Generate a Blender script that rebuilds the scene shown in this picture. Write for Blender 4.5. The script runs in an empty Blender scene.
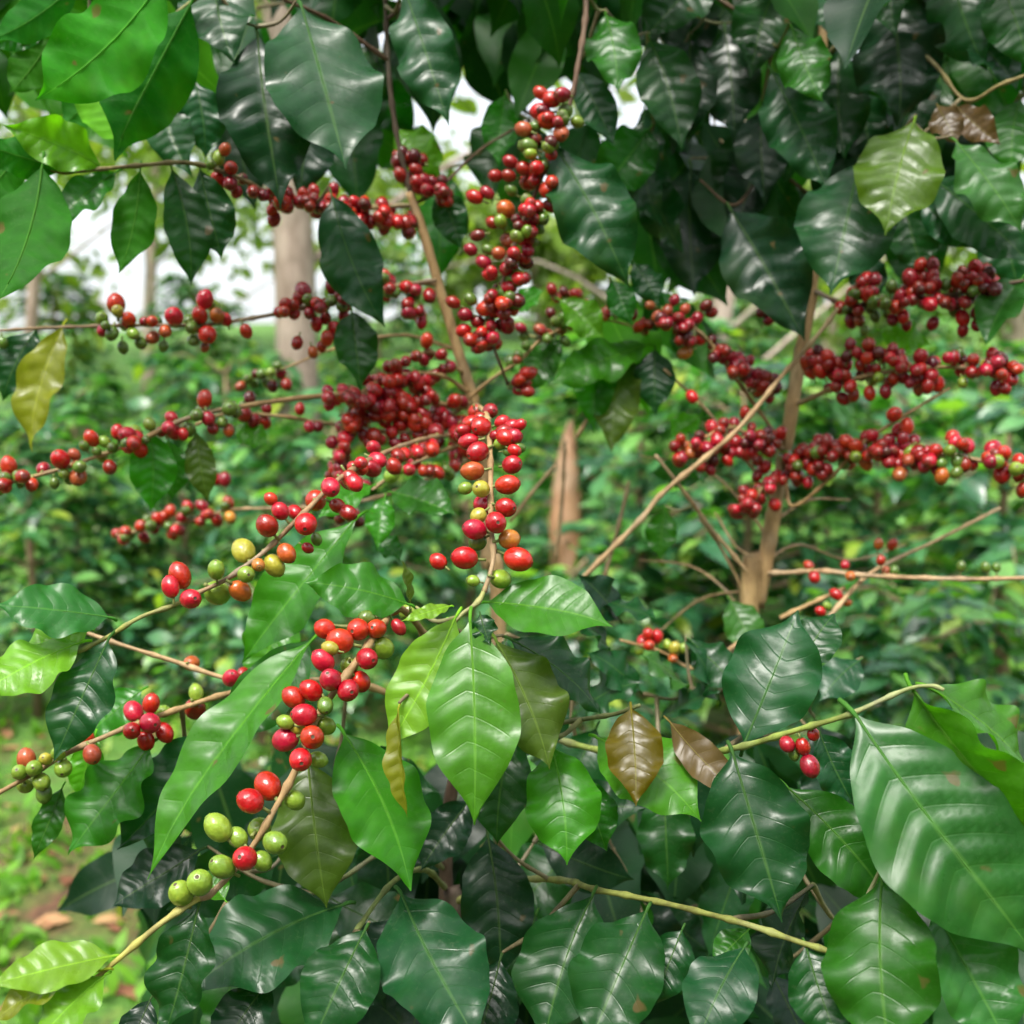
import bpy, bmesh, math, random
from mathutils import Vector, Matrix, noise
import numpy as np
random.seed(7); np.random.seed(7)
S = bpy.context.scene
C = S.collection
R = math.radians

# ------------------------------------------------------------------ camera
F = 1100.0
CAM = Vector((0, 0, 1.30)); PITCH = R(-4)
cd = bpy.data.cameras.new('camera'); cam = bpy.data.objects.new('camera', cd); C.objects.link(cam)
cam.location = CAM; cam.rotation_euler = (R(90) + PITCH, 0, 0)
cd.sensor_width = 36; cd.lens = 36 * F / 1024; cd.clip_start = 0.02; cd.clip_end = 800
cd.dof.use_dof = True; cd.dof.focus_distance = 0.60; cd.dof.aperture_fstop = 7.6
S.camera = cam
FW = Vector((0, math.cos(PITCH), math.sin(PITCH))); UPV = Vector((0, -math.sin(PITCH), math.cos(PITCH))); RT = Vector((1, 0, 0))
UP = Vector((0, 0, 1))
def P(x, y, d):
    return CAM + FW * d + RT * ((x - 512) / F * d) - UPV * ((y - 512) / F * d)

# ------------------------------------------------------------------ world and sun
S.view_settings.view_transform = 'Standard'; S.view_settings.look = 'None'; S.view_settings.exposure = 1.68
w = bpy.data.worlds.new('World'); S.world = w; w.use_nodes = True
nt = w.node_tree; bg = nt.nodes['Background']
SUN_EL, SUN_AZ = R(58), R(200)
sky = nt.nodes.new('ShaderNodeTexSky'); sky.sky_type = 'NISHITA'; sky.sun_disc = False
sky.sun_elevation = SUN_EL; sky.sun_rotation = SUN_AZ; sky.dust_density = 5; sky.air_density = 1.2
hs = nt.nodes.new('ShaderNodeHueSaturation'); hs.inputs['Saturation'].default_value = 0.28
nt.links.new(sky.outputs[0], hs.inputs['Color']); nt.links.new(hs.outputs[0], bg.inputs[0]); bg.inputs[1].default_value = 0.13
sd = bpy.data.lights.new('sun', 'SUN'); sd.energy = 1.35; sd.angle = R(14); sd.color = (1, .96, .88)
so = bpy.data.objects.new('sun', sd); C.objects.link(so)
sdir = Vector((math.sin(SUN_AZ) * math.cos(SUN_EL), math.cos(SUN_AZ) * math.cos(SUN_EL), math.sin(SUN_EL)))
so.rotation_euler = sdir.to_track_quat('Z', 'Y').to_euler(); so.location = (0, -3, 6)

# ------------------------------------------------------------------ materials
class NT:
    def __init__(s, name):
        s.m = bpy.data.materials.new(name); s.m.use_nodes = True
        s.t = s.m.node_tree; s.bsdf = s.t.nodes['Principled BSDF']; s.out = s.t.nodes['Material Output']
    def n(s, k, **kw):
        x = s.t.nodes.new('ShaderNode' + k)
        for a, v in kw.items(): setattr(x, a, v)
        return x
    def l(s, a, b): s.t.links.new(a, b)
    def math(s, op, a, b=None, clamp=False):
        x = s.n('Math', operation=op); x.use_clamp = clamp
        for i, v in enumerate((a, b)):
            if v is None: continue
            if hasattr(v, 'links'): s.l(v, x.inputs[i])
            else: x.inputs[i].default_value = v
        return x.outputs[0]
    def mix(s, f, a, b, blend='MIX'):
        x = s.n('Mix', data_type='RGBA', blend_type=blend)
        for i, v in ((0, f), (6, a), (7, b)):
            if hasattr(v, 'links'): s.l(v, x.inputs[i])
            elif isinstance(v, (int, float)): x.inputs[i].default_value = v
            else: x.inputs[i].default_value = (*v, 1)
        return x.outputs[2]
    def noise(s, scale, detail=3, vec=None, rough=.5):
        x = s.n('TexNoise'); x.inputs['Scale'].default_value = scale; x.inputs['Detail'].default_value = detail; x.inputs['Roughness'].default_value = rough
        if vec is not None: s.l(vec, x.inputs['Vector'])
        return x
    def ramp(s, fac, stops):
        x = s.n('ValToRGB'); s.l(fac, x.inputs[0]); e = x.color_ramp.elements
        while len(e) < len(stops): e.new(.5)
        for i, (p, c) in enumerate(stops): e[i].position = p; e[i].color = (*c, 1)
        return x.outputs[0]
    def maprange(s, v, a, b, c, d):
        x = s.n('MapRange'); s.l(v, x.inputs[0])
        for i, q in enumerate((a, b, c, d)): x.inputs[i + 1].default_value = q
        return x.outputs[0]

NV = 8.0
def leaf_material(name, per_object=True, palette=None, trans=.36, rough=.29, spec=.36):
    M = NT(name)
    oi = M.n('ObjectInfo'); geo = M.n('NewGeometry'); tc = M.n('TexCoord')
    if per_object:
        col = oi.outputs['Color']; rnd = oi.outputs['Random']
    else:
        rnd = geo.outputs['Random Per Island']; col = M.ramp(rnd, palette)
    vec = tc.outputs['Object']
    no = M.noise(26 if per_object else 9, 4, vec)
    no2 = M.noise(150 if per_object else 40, 3, vec)
    v = M.maprange(no.outputs[0], .25, .75, .72, 1.28)
    v2 = M.maprange(no2.outputs[0], .3, .7, .9, 1.1)
    hsv = M.n('HueSaturation'); M.l(col, hsv.inputs['Color']); M.l(M.math('MULTIPLY', v, v2), hsv.inputs['Value'])
    M.l(M.maprange(rnd, 0, 1, .485, .51), hsv.inputs['Hue'])
    base = hsv.outputs[0]
    uv = M.n('SeparateXYZ'); M.l(tc.outputs['UV'], uv.inputs[0])
    t = uv.outputs[0]; av = M.math('ABSOLUTE', M.math('SUBTRACT', M.math('MULTIPLY', uv.outputs[1], 2), 1))
    ph = M.math('MULTIPLY', t, NV)
    sn = M.math('ABSOLUTE', M.math('SINE', M.math('MULTIPLY', ph, math.pi)))
    lat = M.math('MULTIPLY', M.maprange(sn, .0, .16, 1, 0), M.maprange(av, .55, .95, 1, 0))
    mid = M.maprange(av, .012, .055, 1, 0)
    vein = M.math('MAXIMUM', M.math('MULTIPLY', lat, .10), M.math('MULTIPLY', mid, .8))
    light = M.mix(.35, M.mix(1.0, base, (2.2, 2.0, 1.8), 'MULTIPLY'), (.16, .25, .06))
    c1 = M.mix(M.math('MULTIPLY', vein, .7), base, light)
    # yellowing patches and dusty film, their own shapes
    ag = M.noise(14, 4, vec, .6); c1 = M.mix(M.math('MULTIPLY', M.maprange(ag.outputs[0], .52, .72, 0, 1), M.maprange(rnd, .2, 1, .0, .45)), c1, M.mix(.5, M.mix(1.0, base, (1.9, 1.5, 1.), 'MULTIPLY'), (.10, .13, .015)))
    du = M.noise(420, 2, vec, .7); c1 = M.mix(M.math('MULTIPLY', M.maprange(du.outputs[0], .56, .72, 0, .16), M.maprange(ag.outputs[0], .3, .6, 1, 0)), c1, (.2, .2, .15))
    # dead specks
    vor = M.noise(55, 2, vec); sp = M.maprange(vor.outputs[0], .715, .76, 0, .9)
    c2 = M.mix(M.math('MULTIPLY', sp, .8), c1, (.12, .075, .03))
    # paler matt underside of the real leaf
    under = M.mix(.12, c2, M.mix(1.0, c2, (1.7, 1.45, 1.5), 'MULTIPLY'))
    c3 = M.mix(geo.outputs['Backfacing'], c2, under)
    M.l(c3, M.bsdf.inputs['Base Color'])
    rr = M.math('ADD', M.maprange(no.outputs[0], .3, .7, rough - .07, rough + .14), M.math('MULTIPLY', geo.outputs['Backfacing'], .3))
    M.l(rr, M.bsdf.inputs['Roughness'])
    M.l(M.maprange(geo.outputs['Backfacing'], 0, 1, spec, spec * .3), M.bsdf.inputs['Specular IOR Level'])
    bmp = M.n('Bump'); bmp.inputs['Strength'].default_value = .35; bmp.inputs['Distance'].default_value = .0012
    hgt = M.math('SUBTRACT', M.math('MULTIPLY', no2.outputs[0], .35), M.math('ADD', M.math('MULTIPLY', lat, .3), 0))
    M.l(hgt, bmp.inputs['Height']); M.l(bmp.outputs[0], M.bsdf.inputs['Normal'])
    tr = M.n('BsdfTranslucent'); M.l(M.mix(1.0, c3, (2.2, 2.6, .55), 'MULTIPLY'), tr.inputs[0])
    mx = M.n('MixShader'); mx.inputs[0].default_value = trans
    M.l(M.bsdf.outputs[0], mx.inputs[1]); M.l(tr.outputs[0], mx.inputs[2]); M.l(mx.outputs[0], M.out.inputs[0])
    return M.m
LEAF = leaf_material('coffee_leaf')
BGLEAF = leaf_material('coffee_foliage', False, [(0, (.008, .048, .024)), (.38, (.026, .11, .052)), (.7, (.06, .185, .065)), (.91, (.14, .30, .07)), (1, (.30, .33, .04))], .34, .25, .6)
LIT = leaf_material('lit_tint_coffee_foliage', False, [(0, (.012, .08, .008)), (.5, (.028, .15, .008)), (1, (.08, .25, .012))], .42, .4, .25)  # brighter copy of the coffee foliage, backlight put into the palette
SHADE = leaf_material('shade_tint_coffee_foliage', False, [(0, (.004, .022, .011)), (.5, (.008, .055, .013)), (.85, (.018, .10, .010)), (1, (.04, .16, .010))], .36, .42)  # older dark leaves, with shade also put into the palette
TREELEAF = leaf_material('tree_foliage', False, [(0, (.07, .13, .03)), (.5, (.13, .20, .045)), (1, (.22, .27, .07))], .4, .45)
WEED = leaf_material('weed', False, [(0, (.04, .14, .012)), (.5, (.085, .23, .02)), (.9, (.16, .31, .03)), (1, (.26, .26, .06))], .35, .5)
LITTER = leaf_material('dry_leaf', False, [(0, (.14, .06, .03)), (.6, (.25, .12, .06)), (1, (.34, .2, .1))], .1, .6)

def bark(name, scale=90):
    M = NT(name); oi = M.n('ObjectInfo'); tc = M.n('TexCoord')
    mp = M.n('Mapping'); mp.inputs['Scale'].default_value = (1, 1, .35); M.l(tc.outputs['Object'], mp.inputs[0])
    n1 = M.noise(scale, 5, mp.outputs[0], .65); n2 = M.noise(scale * .22, 3, tc.outputs['Object'])
    dark = M.mix(1.0, oi.outputs['Color'], (.5, .45, .4), 'MULTIPLY')
    c = M.mix(M.maprange(n1.outputs[0], .35, .62, 0, 1), dark, oi.outputs['Color'])
    c = M.mix(M.maprange(n2.outputs[0], .5, .75, 0, .45), c, (.34, .31, .24))
    M.l(c, M.bsdf.inputs['Base Color']); M.bsdf.inputs['Roughness'].default_value = .72
    b = M.n('Bump'); b.inputs['Strength'].default_value = .6; b.inputs['Distance'].default_value = .12 / scale
    M.l(n1.outputs[0], b.inputs['Height']); M.l(b.outputs[0], M.bsdf.inputs['Normal'])
    return M.m
BARK = bark('bark'); TREEBARK = bark('tree_bark', 14)

def cherry_material(name, per_object=True):
    M = NT(name); tc = M.n('TexCoord'); oi = M.n('ObjectInfo'); geo = M.n('NewGeometry')
    rnd = oi.outputs['Random'] if per_object else geo.outputs['Random Per Island']
    if per_object: col = oi.outputs['Color']
    else:
        at = M.n('Attribute'); at.attribute_name = 'tint'; col = at.outputs['Color']
    no = M.noise(1.1 if per_object else 110, 3, tc.outputs['Object'])
    hsv = M.n('HueSaturation'); M.l(col, hsv.inputs['Color'])
    M.l(M.maprange(no.outputs[0], .3, .7, .78, 1.2), hsv.inputs['Value']); M.l(M.maprange(rnd, 0, 1, .492, .512), hsv.inputs['Hue'])
    pale = M.mix(M.maprange(no.outputs[0], .6, .85, 0, .3), hsv.outputs[0], M.mix(.5, hsv.outputs[0], (.45, .26, .04)))
    sp = M.noise(7 if per_object else 500, 2, tc.outputs['Object'])
    pale = M.mix(M.maprange(sp.outputs[0], .70, .75, 0, .55), pale, (.16, .09, .04))
    M.l(pale, M.bsdf.inputs['Base Color'])
    M.bsdf.inputs['Roughness'].default_value = .27; M.bsdf.inputs['Specular IOR Level'].default_value = .5
    M.bsdf.inputs['Subsurface Weight'].default_value = .12; M.bsdf.inputs['Subsurface Radius'].default_value = (.004, .0015, .001)
    M.bsdf.inputs['Coat Weight'].default_value = .15; M.bsdf.inputs['Coat Roughness'].default_value = .15
    bm_ = M.n('Bump'); bm_.inputs['Strength'].default_value = .12; bm_.inputs['Distance'].default_value = .02
    if per_object: M.l(no.outputs[0], bm_.inputs['Height']); M.l(bm_.outputs[0], M.bsdf.inputs['Normal'])
    return M.m
CHERRY = cherry_material('cherry_skin'); CHERRIES = cherry_material('cherry_skin_small', False)
def plain(name, c, r=.7):
    M = NT(name); n_ = M.noise(60, 3); M.l(M.mix(M.maprange(n_.outputs[0], .3, .7, 0, 1), [x * .7 for x in c], [x * 1.25 for x in c]), M.bsdf.inputs['Base Color']); M.bsdf.inputs['Roughness'].default_value = r
    return M.m
NAVEL = plain('cherry_navel', (.07, .045, .02)); STALK = plain('cherry_stalk', (.17, .2, .05))

# ------------------------------------------------------------------ mesh helpers
def mesh_obj(name, verts, faces, mats, loc=(0, 0, 0), parent=None, smooth=True, uvs=None, midx=None, color=None):
    me = bpy.data.meshes.new(name); me.from_pydata([tuple(v) for v in verts], [], faces)
    for m in (mats if isinstance(mats, list) else [mats]): me.materials.append(m)
    if smooth: me.polygons.foreach_set('use_smooth', [True] * len(me.polygons))
    if midx is not None: me.polygons.foreach_set('material_index', midx)
    if uvs is not None:
        ul = me.uv_layers.new(name='UVMap'); vi = np.empty(len(me.loops), 'i4'); me.loops.foreach_get('vertex_index', vi)
        ul.data.foreach_set('uv', np.asarray(uvs, 'f4')[vi].ravel())
    o = bpy.data.objects.new(name, me); C.objects.link(o); o.parent = parent; o.location = loc
    if color: o.color = (*color, 1)
    return o
def wpos(o):
    p = Vector(o.location)
    while o.parent: o = o.parent; p += Vector(o.location)
    return p
def thing(name, label, cat, loc, group=None):
    o = bpy.data.objects.new(name, None); C.objects.link(o); o.location = loc; o['label'] = label; o['category'] = cat
    if group: o['group'] = group
    o.empty_display_size = .1
    return o
def catmull(pts, per=8):
    pts = [np.array(p, float) for p in pts]; out = []
    q = [2 * pts[0] - pts[1]] + pts + [2 * pts[-1] - pts[-2]]
    for i in range(1, len(q) - 2):
        for k in range(per):
            t = k / per
            out.append(.5 * ((2 * q[i]) + (-q[i - 1] + q[i + 1]) * t + (2 * q[i - 1] - 5 * q[i] + 4 * q[i + 1] - q[i + 2]) * t * t + (-q[i - 1] + 3 * q[i] - 3 * q[i + 1] + q[i + 2]) * t ** 3))
    out.append(pts[-1]); return out
def tube_geo(pts4, sides=8, nodes=0.0, gap=.03, jit=0.0):
    """pts4: rows x,y,z,radius (already smooth). Swelling at nodes every gap metres."""
    V, Fc = [], []; s = 0; n = len(pts4); prev = None; up = Vector((.31, .2, .93))
    for i, p in enumerate(pts4):
        c = Vector(p[:3]); a = Vector(pts4[min(i + 1, n - 1)][:3]) - Vector(pts4[max(i - 1, 0)][:3])
        if a.length < 1e-9: a = Vector((0, 0, 1))
        a.normalize(); x = a.cross(up)
        if x.length < .05: x = a.cross(Vector((1, 0, 0)))
        x.normalize(); y = x.cross(a)
        if prev is not None: s += (c - prev).length
        prev = c; r = p[3] * (1 + nodes * math.exp(-(((s / gap) % 1 - .5) / .13) ** 2))
        for k in range(sides):
            th = 2 * math.pi * k / sides; rr = r * (1 + jit * noise.noise(Vector((c.x * 40 + k, c.y * 40, c.z * 40))))
            V.append(c + x * (rr * math.cos(th)) + y * (rr * math.sin(th)))
    for i in range(n - 1):
        for k in range(sides):
            k2 = (k + 1) % sides; Fc.append((i * sides + k, i * sides + k2, (i + 1) * sides + k2, (i + 1) * sides + k))
    Fc.append(tuple(range(sides - 1, -1, -1))); Fc.append(tuple((n - 1) * sides + k for k in range(sides)))
    return V, Fc

WT = [0, .04, .12, .25, .4, .5, .62, .74, .83, .90, .955, 1.0]
WW = [.015, .15, .50, .83, .98, 1, .93, .71, .42, .18, .07, .01]
def wprof(t, e=0):
    t = np.clip(t - e * np.sin(np.pi * t) * .5, 0, 1); k = np.interp(t, WT, WW)
    k2 = np.interp(np.clip(t + .02, 0, 1), WT, WW); k3 = np.interp(np.clip(t - .02, 0, 1), WT, WW)
    return (k + k2 + k3) / 3 * np.where(t > .97, .75, 1)
def leaf_geo(L, W, arch=.06, fold=.1, wave=.03, twist=0., sickle=0., nu=42, nv=7, quilt=.010, ph=0., skew=0., petiole=.09, tipdrop=0., rib=True, curl=0.):
    t = np.linspace(0, 1, nu + 1); v = np.linspace(-1, 1, 2 * nv + 1)
    v = np.sign(v) * np.abs(v) ** .9
    T, Vv = np.meshgrid(t, v, indexing='ij'); A = np.abs(Vv)
    half = W / 2 * wprof(T, skew)
    edge = 1 + .022 * np.sin(T * 19 + ph * 3 + Vv * 2) * A + .006 * np.sin(T * 47 + ph)
    x = half * Vv * edge; y = T * L
    z = arch * L * 4 * T * (1 - T) - tipdrop * L * np.clip(T - .6, 0, 1) ** 2 * 4
    z = z + fold * np.abs(x) - curl * x * x / max(W, 1e-6) * 2
    sidew = np.where(Vv > 0, 0, 1.7)
    z = z + wave * W * A ** 2.2 * np.sin(T * 2 * np.pi * 3.0 + ph + sidew) * np.sin(np.pi * T) ** .5
    z = z + wave * .16 * W * A ** 3 * np.sin(T * 2 * np.pi * 6.3 + ph * 2 + sidew) * np.sin(np.pi * T)
    xl = half * A / L; vc = T - .42 * xl - 1.1 * xl ** 2 + .006 * np.sin(ph * 5 + T * 9); phs = vc * NV + .5 * (Vv > 0) * 0.45
    z = z + quilt * L * (np.abs(np.sin(np.pi * phs)) ** 1.15 * (1 - .35 * np.cos(np.pi * (phs % 1))) - .5) * (1 - A ** 4) * np.clip(A * 5, .15, 1) * np.sin(np.pi * np.clip(T * .94, 0, 1)) ** .8
    ang = twist * (T - .4)
    x2 = x * np.cos(ang) - (z - arch * L * 4 * T * (1 - T)) * np.sin(ang); z2 = z + x * np.sin(ang)
    x2 = x2 + sickle * L * 4 * T * (1 - T)
    V = np.stack([x2, y, z2], -1).reshape(-1, 3); U = np.stack([phs / NV, (Vv + 1) / 2], -1).reshape(-1, 2)
    m = 2 * nv + 1; Fc = [(i * m + j, i * m + j + 1, (i + 1) * m + j + 1, (i + 1) * m + j) for i in range(nu) for j in range(m - 1)]
    V = [tuple(q) for q in V]; U = [tuple(q) for q in U]
    if rib:
        cen = [V[i * m + nv] for i in range(0, nu - 4, 3)]
        r0 = min(.0012, .011 * W + .0003)
        pts = []
        for k in range(3):
            f = 1 - k / 3; pts.append((0, -petiole * L * f, -petiole * L * .5 * f * f, r0 * 1.25))
        for i, c in enumerate(cen): pts.append((c[0], c[1], c[2] - r0 * .35, r0 * (1 - .75 * i / len(cen))))
        tv, tf = tube_geo(pts, 6); o = len(V); V += [tuple(q) for q in tv]; U += [(.5, .5)] * len(tv); Fc += [tuple(q + o for q in f) for f in tf]
    return V, Fc, U

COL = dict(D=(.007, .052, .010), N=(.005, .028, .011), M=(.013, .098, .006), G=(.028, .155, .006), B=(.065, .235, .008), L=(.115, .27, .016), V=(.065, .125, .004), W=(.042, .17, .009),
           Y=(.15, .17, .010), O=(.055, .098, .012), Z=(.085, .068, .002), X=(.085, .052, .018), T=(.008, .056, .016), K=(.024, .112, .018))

class Shrub:
    def __init__(s, label, base, group=None, cat='shrub'):
        s.root = thing('coffee_shrub', label, cat, base, group); s.base = Vector(base); s.branches = []; s.cand = []; s.nleaf = 0; s.placed = []
    def branch(s, pts, r0, r1, color=(.36, .235, .12), name='branch', nodes=.5, world=False, sides=8):
        k_ = 1 if name == 'trunk' else .82; r0 *= k_; r1 *= k_
        W3 = [Vector(p) if world else P(*p) for p in pts]
        sm = catmull([tuple(q) for q in W3], 10); n = len(sm)
        q4 = [(p[0], p[1], p[2], r0 + (r1 - r0) * i / (n - 1)) for i, p in enumerate(sm)]
        o0 = Vector(sm[0]); rel = [(p[0] - o0.x, p[1] - o0.y, p[2] - o0.z, p[3]) for p in q4]
        V, Fc = tube_geo(rel, sides, nodes, random.uniform(.02, .032), .22)
        o = mesh_obj(name, V, Fc, BARK, o0 - s.base, s.root, color=color)
        b = dict(o=o, pts=[Vector(p) for p in sm], org=o0); s.branches.append(b); return b
    def nearest(s, p):
        best = (9, None, None)
        for b in s.branches:
            for q in b['pts']:
                d = (q - p).length
                if d < best[0]: best = (d, b, q)
        return best
    def leaf(s, bx, by, bd, tx, ty, td, wpx, col='D', roll=0, lift=.5, hi=True, flip=False, **kw):
        B = P(bx, by, bd); T = P(tx, ty, td)
        L = (T - B).length; ax = (T - B) / L; Wd0 = wpx * (bd + td) / 2 / F
        mid = (B + T) / 2
        if by < 260 and lift < 1: lift = lift * .45 - .12
        n0 = (CAM - mid).normalized() * .8 + UP * lift
        n0 = (n0 - ax * n0.dot(ax)).normalized(); n0 = Matrix.Rotation(R(roll), 3, ax) @ n0
        if flip: n0 = -n0
        X = ax.cross(n0).normalized()
        vd = (CAM - mid).normalized(); vp = vd - ax * vd.dot(ax); Wd = min(Wd0 / max(.62, abs(n0.dot(vp.normalized()))), L * .64 if wpx > 30 else L)
        a = dict(arch=random.uniform(.02, .07), fold=random.uniform(-.1, .36), wave=random.uniform(.06, .15), twist=random.uniform(-.9, .9),
                 sickle=random.uniform(-.04, .04), ph=random.uniform(0, 6), skew=random.uniform(-.05, .1), quilt=random.uniform(.012, .022), tipdrop=random.uniform(-.03, .12))
        a.update(kw)
        if not hi: a.update(nu=26, nv=4)
        V, Fc, U = leaf_geo(L, Wd, **a)
        Rm = Matrix((X, ax, n0)).transposed()
        d, b, q = s.nearest(B - ax * .09 * L)
        if d > .035:
            anchor = q
            pet = B - ax * .085 * L - n0 * .02 * L
            m1 = pet.lerp(anchor, .45) + Vector((0, 0, -.12 * d)) + FW * (.1 * d)
            b = s.branch([pet, m1, anchor], .0011, .0021, (.19, .2, .06) if col in 'BLGM' else (.16, .13, .06), 'twig', .2, True, 6)
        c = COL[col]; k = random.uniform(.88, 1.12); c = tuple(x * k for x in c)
        o = mesh_obj('leaf', V, Fc, LEAF, B - b['org'], b['o'], uvs=U, color=c)
        o.rotation_euler = Rm.to_euler(); s.nleaf += 1
        return o
    def cherry(s, b, x, y, rpx, kind, dd=None):
        """b branch, pixel centre and radius, colour key."""
        u = None; best = 1e9
        for q in b['pts']:
            v = q - CAM; dep = v.dot(FW); qx = 512 + F * v.dot(RT) / dep; qy = 512 - F * v.dot(UPV) / dep
            e = (qx - x) ** 2 + (qy - y) ** 2
            if e < best: best = e; u = (q, dep, math.sqrt(e))
        q, dep, e = u; r = rpx * dep / F
        if dd is None:
            off = e * dep / F; s_ = max(0, (1.7 * r) ** 2 - off * off) ** .5
            dd = (-s_ if random.random() < .68 else s_ * .9) if off < 1.6 * r else random.uniform(-.6, .4) * r
        d = dep + dd
        for k in range(14):
            p = P(x, y, d); rr = rpx * d / F
            hit = [1 for (pp, r2) in s.placed if (pp - p).length < .86 * (rr + r2)]
            if not hit: break
            d += (.35 if k % 2 else -.35) * r * (k + 1) * .6
        s.placed.append((p, rr)); s.cand.append((b, p, rr, kind, q))

CC = dict(r=(.37, .006, .010), d=(.24, .006, .011), k=(.095, .006, .009), o=(.36, .075, .012), y=(.31, .28, .03), g=(.17, .26, .025), e=(.085, .15, .02), p=(.42, .16, .02), b=(.3, .06, .02))
def cherry_template(seg=18, ring=12, stalk=1.0):
    bm = bmesh.new(); V, Fc, mi = [], [], []
    for i in range(ring + 1):
        f = math.pi * i / ring; rr = math.sin(f); z = math.cos(f)
        z = z * 1.10; 
        if i == 0: z -= .07
        if i == ring: z += .05
        for k in range(seg):
            th = 2 * math.pi * k / seg; V.append((rr * math.cos(th), rr * .95 * math.sin(th), z))
    for i in range(ring):
        for k in range(seg):
            k2 = (k + 1) % seg; Fc.append((i * seg + k, (i + 1) * seg + k, (i + 1) * seg + k2, i * seg + k2)); mi.append(1 if i == 0 else 0)
    if stalk:
        tv, tf = tube_geo([(0, 0, -1.0, .2), (.03, 0, -1.3, .13), (.05, .04, -1.75, .16)], 6); o = len(V)
        V += [tuple(q) for q in tv]; Fc += [tuple(q + o for q in f) for f in tf]; mi += [2] * len(tf)
    # little crown ring around the navel
    tv, tf = [], []; o = len(V); n = 12
    for k in range(n):
        th = 2 * math.pi * k / n
        for (ra, za) in ((.16, 1.08), (.25, 1.105), (.31, 1.05)): tv.append((ra * math.cos(th), ra * math.sin(th), za))
    for k in range(n):
        k2 = (k + 1) % n
        for j in range(2): tf.append((k * 3 + j, k * 3 + j + 1, k2 * 3 + j + 1, k2 * 3 + j))
    V += tv; Fc += [tuple(q + o for q in f) for f in tf]; mi += [0] * len(tf)
    bm.free(); return V, Fc, mi
CH_HI = cherry_template(); CH_LO = cherry_template(10, 7, 1.0)
_me = None
def flush_cherries(s, cap=100):
    global _me
    if _me is None:
        o = mesh_obj('cherry', CH_HI[0], CH_HI[1], [CHERRY, NAVEL, STALK], midx=CH_HI[2]); _me = o.data
        bpy.data.objects.remove(o)
    order = sorted(range(len(s.cand)), key=lambda i: -s.cand[i][2] / (s.cand[i][1] - CAM).length)
    VV, FF, MI, TT = [], [], [], []
    for rank, i in enumerate(order):
        b, p, r, kind, q = s.cand[i]; dirv = p - q
        if dirv.length < 1e-5: dirv = Vector((0, -1, 0))
        dirv = (dirv.normalized() + Vector((random.gauss(0, .25), random.gauss(0, .25), random.gauss(0, .25)))).normalized()
        rot = dirv.to_track_quat('Z', 'Y') @ Matrix.Rotation(random.uniform(0, 6.28), 3, 'Z').to_quaternion()
        kk = random.uniform(.82, 1.15); c = tuple(x * kk for x in CC[kind]); sc = Vector((r * random.uniform(.92, 1.02), r * random.uniform(.95, 1.02), r * random.uniform(.98, 1.16))) * .97
        if rank < cap:
            o = bpy.data.objects.new('cherry', _me); C.objects.link(o); o.parent = b['o']; o.location = p - b['org']
            o.rotation_euler = rot.to_euler(); o.scale = sc; o.color = (*c, 1)
        else:
            base = len(VV); m3 = rot.to_matrix()
            VV += [tuple(m3 @ Vector((a[0] * sc.x, a[1] * sc.y, a[2] * sc.z)) + p - s.base) for a in CH_LO[0]]
            FF += [tuple(a + base for a in f) for f in CH_LO[1]]; MI += CH_LO[2]; TT += [(*c, 1)] * len(CH_LO[0])
    if VV:
        o = mesh_obj('small_cherries', VV, FF, [CHERRIES, NAVEL, STALK], parent=s.root, midx=MI); o['kind'] = 'stuff'
        at = o.data.color_attributes.new('tint', 'FLOAT_COLOR', 'POINT'); at.data.foreach_set('color', np.array(TT, 'f4').ravel())

def zc(s, b, ox, oy, txt):
    """cherries typed as 'x,y,r,colour' in a 2.844 times enlarged view of the photograph with origin ox, oy"""
    for it in txt.split():
        x, y, r, k = it.split(','); s.cherry(b, ox + float(x) / 2.8444, oy + float(y) / 2.8444, float(r) / 2.8444, k)
def heap(s, b, x0, y0, x1, y1, n, r, kinds='rrddkg', spread=11):
    """a dense run of cherries along the pixel line"""
    for i in range(n):
        ln = math.hypot(x1 - x0, y1 - y0); k = max(1, int(ln / 25)); f = random.randint(0, k) / k + random.gauss(0, 4.5 / max(ln, 20)); x = x0 + (x1 - x0) * f + random.gauss(0, spread * .45); y = y0 + (y1 - y0) * f + random.gauss(0, spread * .6)
        s.cherry(b, x, y, r * random.uniform(.85, 1.12), random.choice(kinds))

TAN = (.36, .235, .10); GRN = (.26, .28, .05); BRN = (.11, .06, .03); PALE = (.46, .31, .16)
# ================================================================== tall left shrub
lb = P(505, 700, 1.02); lb.z = 0
LS = Shrub('tall coffee shrub with slim tan trunk and long berry branches reaching over the front leaves', lb)
tr = LS.branch([tuple(lb), tuple(P(500, 690, 1.01)), tuple(P(488, 560, 1.0)), tuple(P(482, 470, 1.0)), tuple(P(474, 405, 1.0)), tuple(P(456, 345, .99)), tuple(P(432, 262, .98)), tuple(P(410, 192, .97))], .0078, .0036, TAN, 'trunk', .12, True, 12)
LS.branch([(411, 195, .97), (396, 130, .96), (388, 60, .95), (384, -40, .94), (380, -200, .95)], .0030, .0018, (.07, .045, .025))
brA = LS.branch([(476, 405, .985), (486, 415, .72), (490, 450, .66), (491, 520, .63), (493, 560, .62), (484, 592, .615)], .0024, .0015, TAN)
LS.branch([(486, 586, .616), (478, 602, .612), (462, 614, .608), (446, 630, .603)], .0016, .0013, GRN, 'shoot', .5)
brC = LS.branch([(478, 432, .99), (420, 440, .85), (352, 470, .70), (300, 517, .66), (283, 534, .655), (260, 555, .65), (228, 578, .645), (200, 592, .64), (180, 602, .637)], .0021, .0015, (.27, .17, .08))
LS.branch([(184, 600, .638), (172, 606, .635), (141, 617, .63), (109, 636, .63), (78, 652, .625)], .0017, .0012, GRN, 'shoot', .5)
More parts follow.
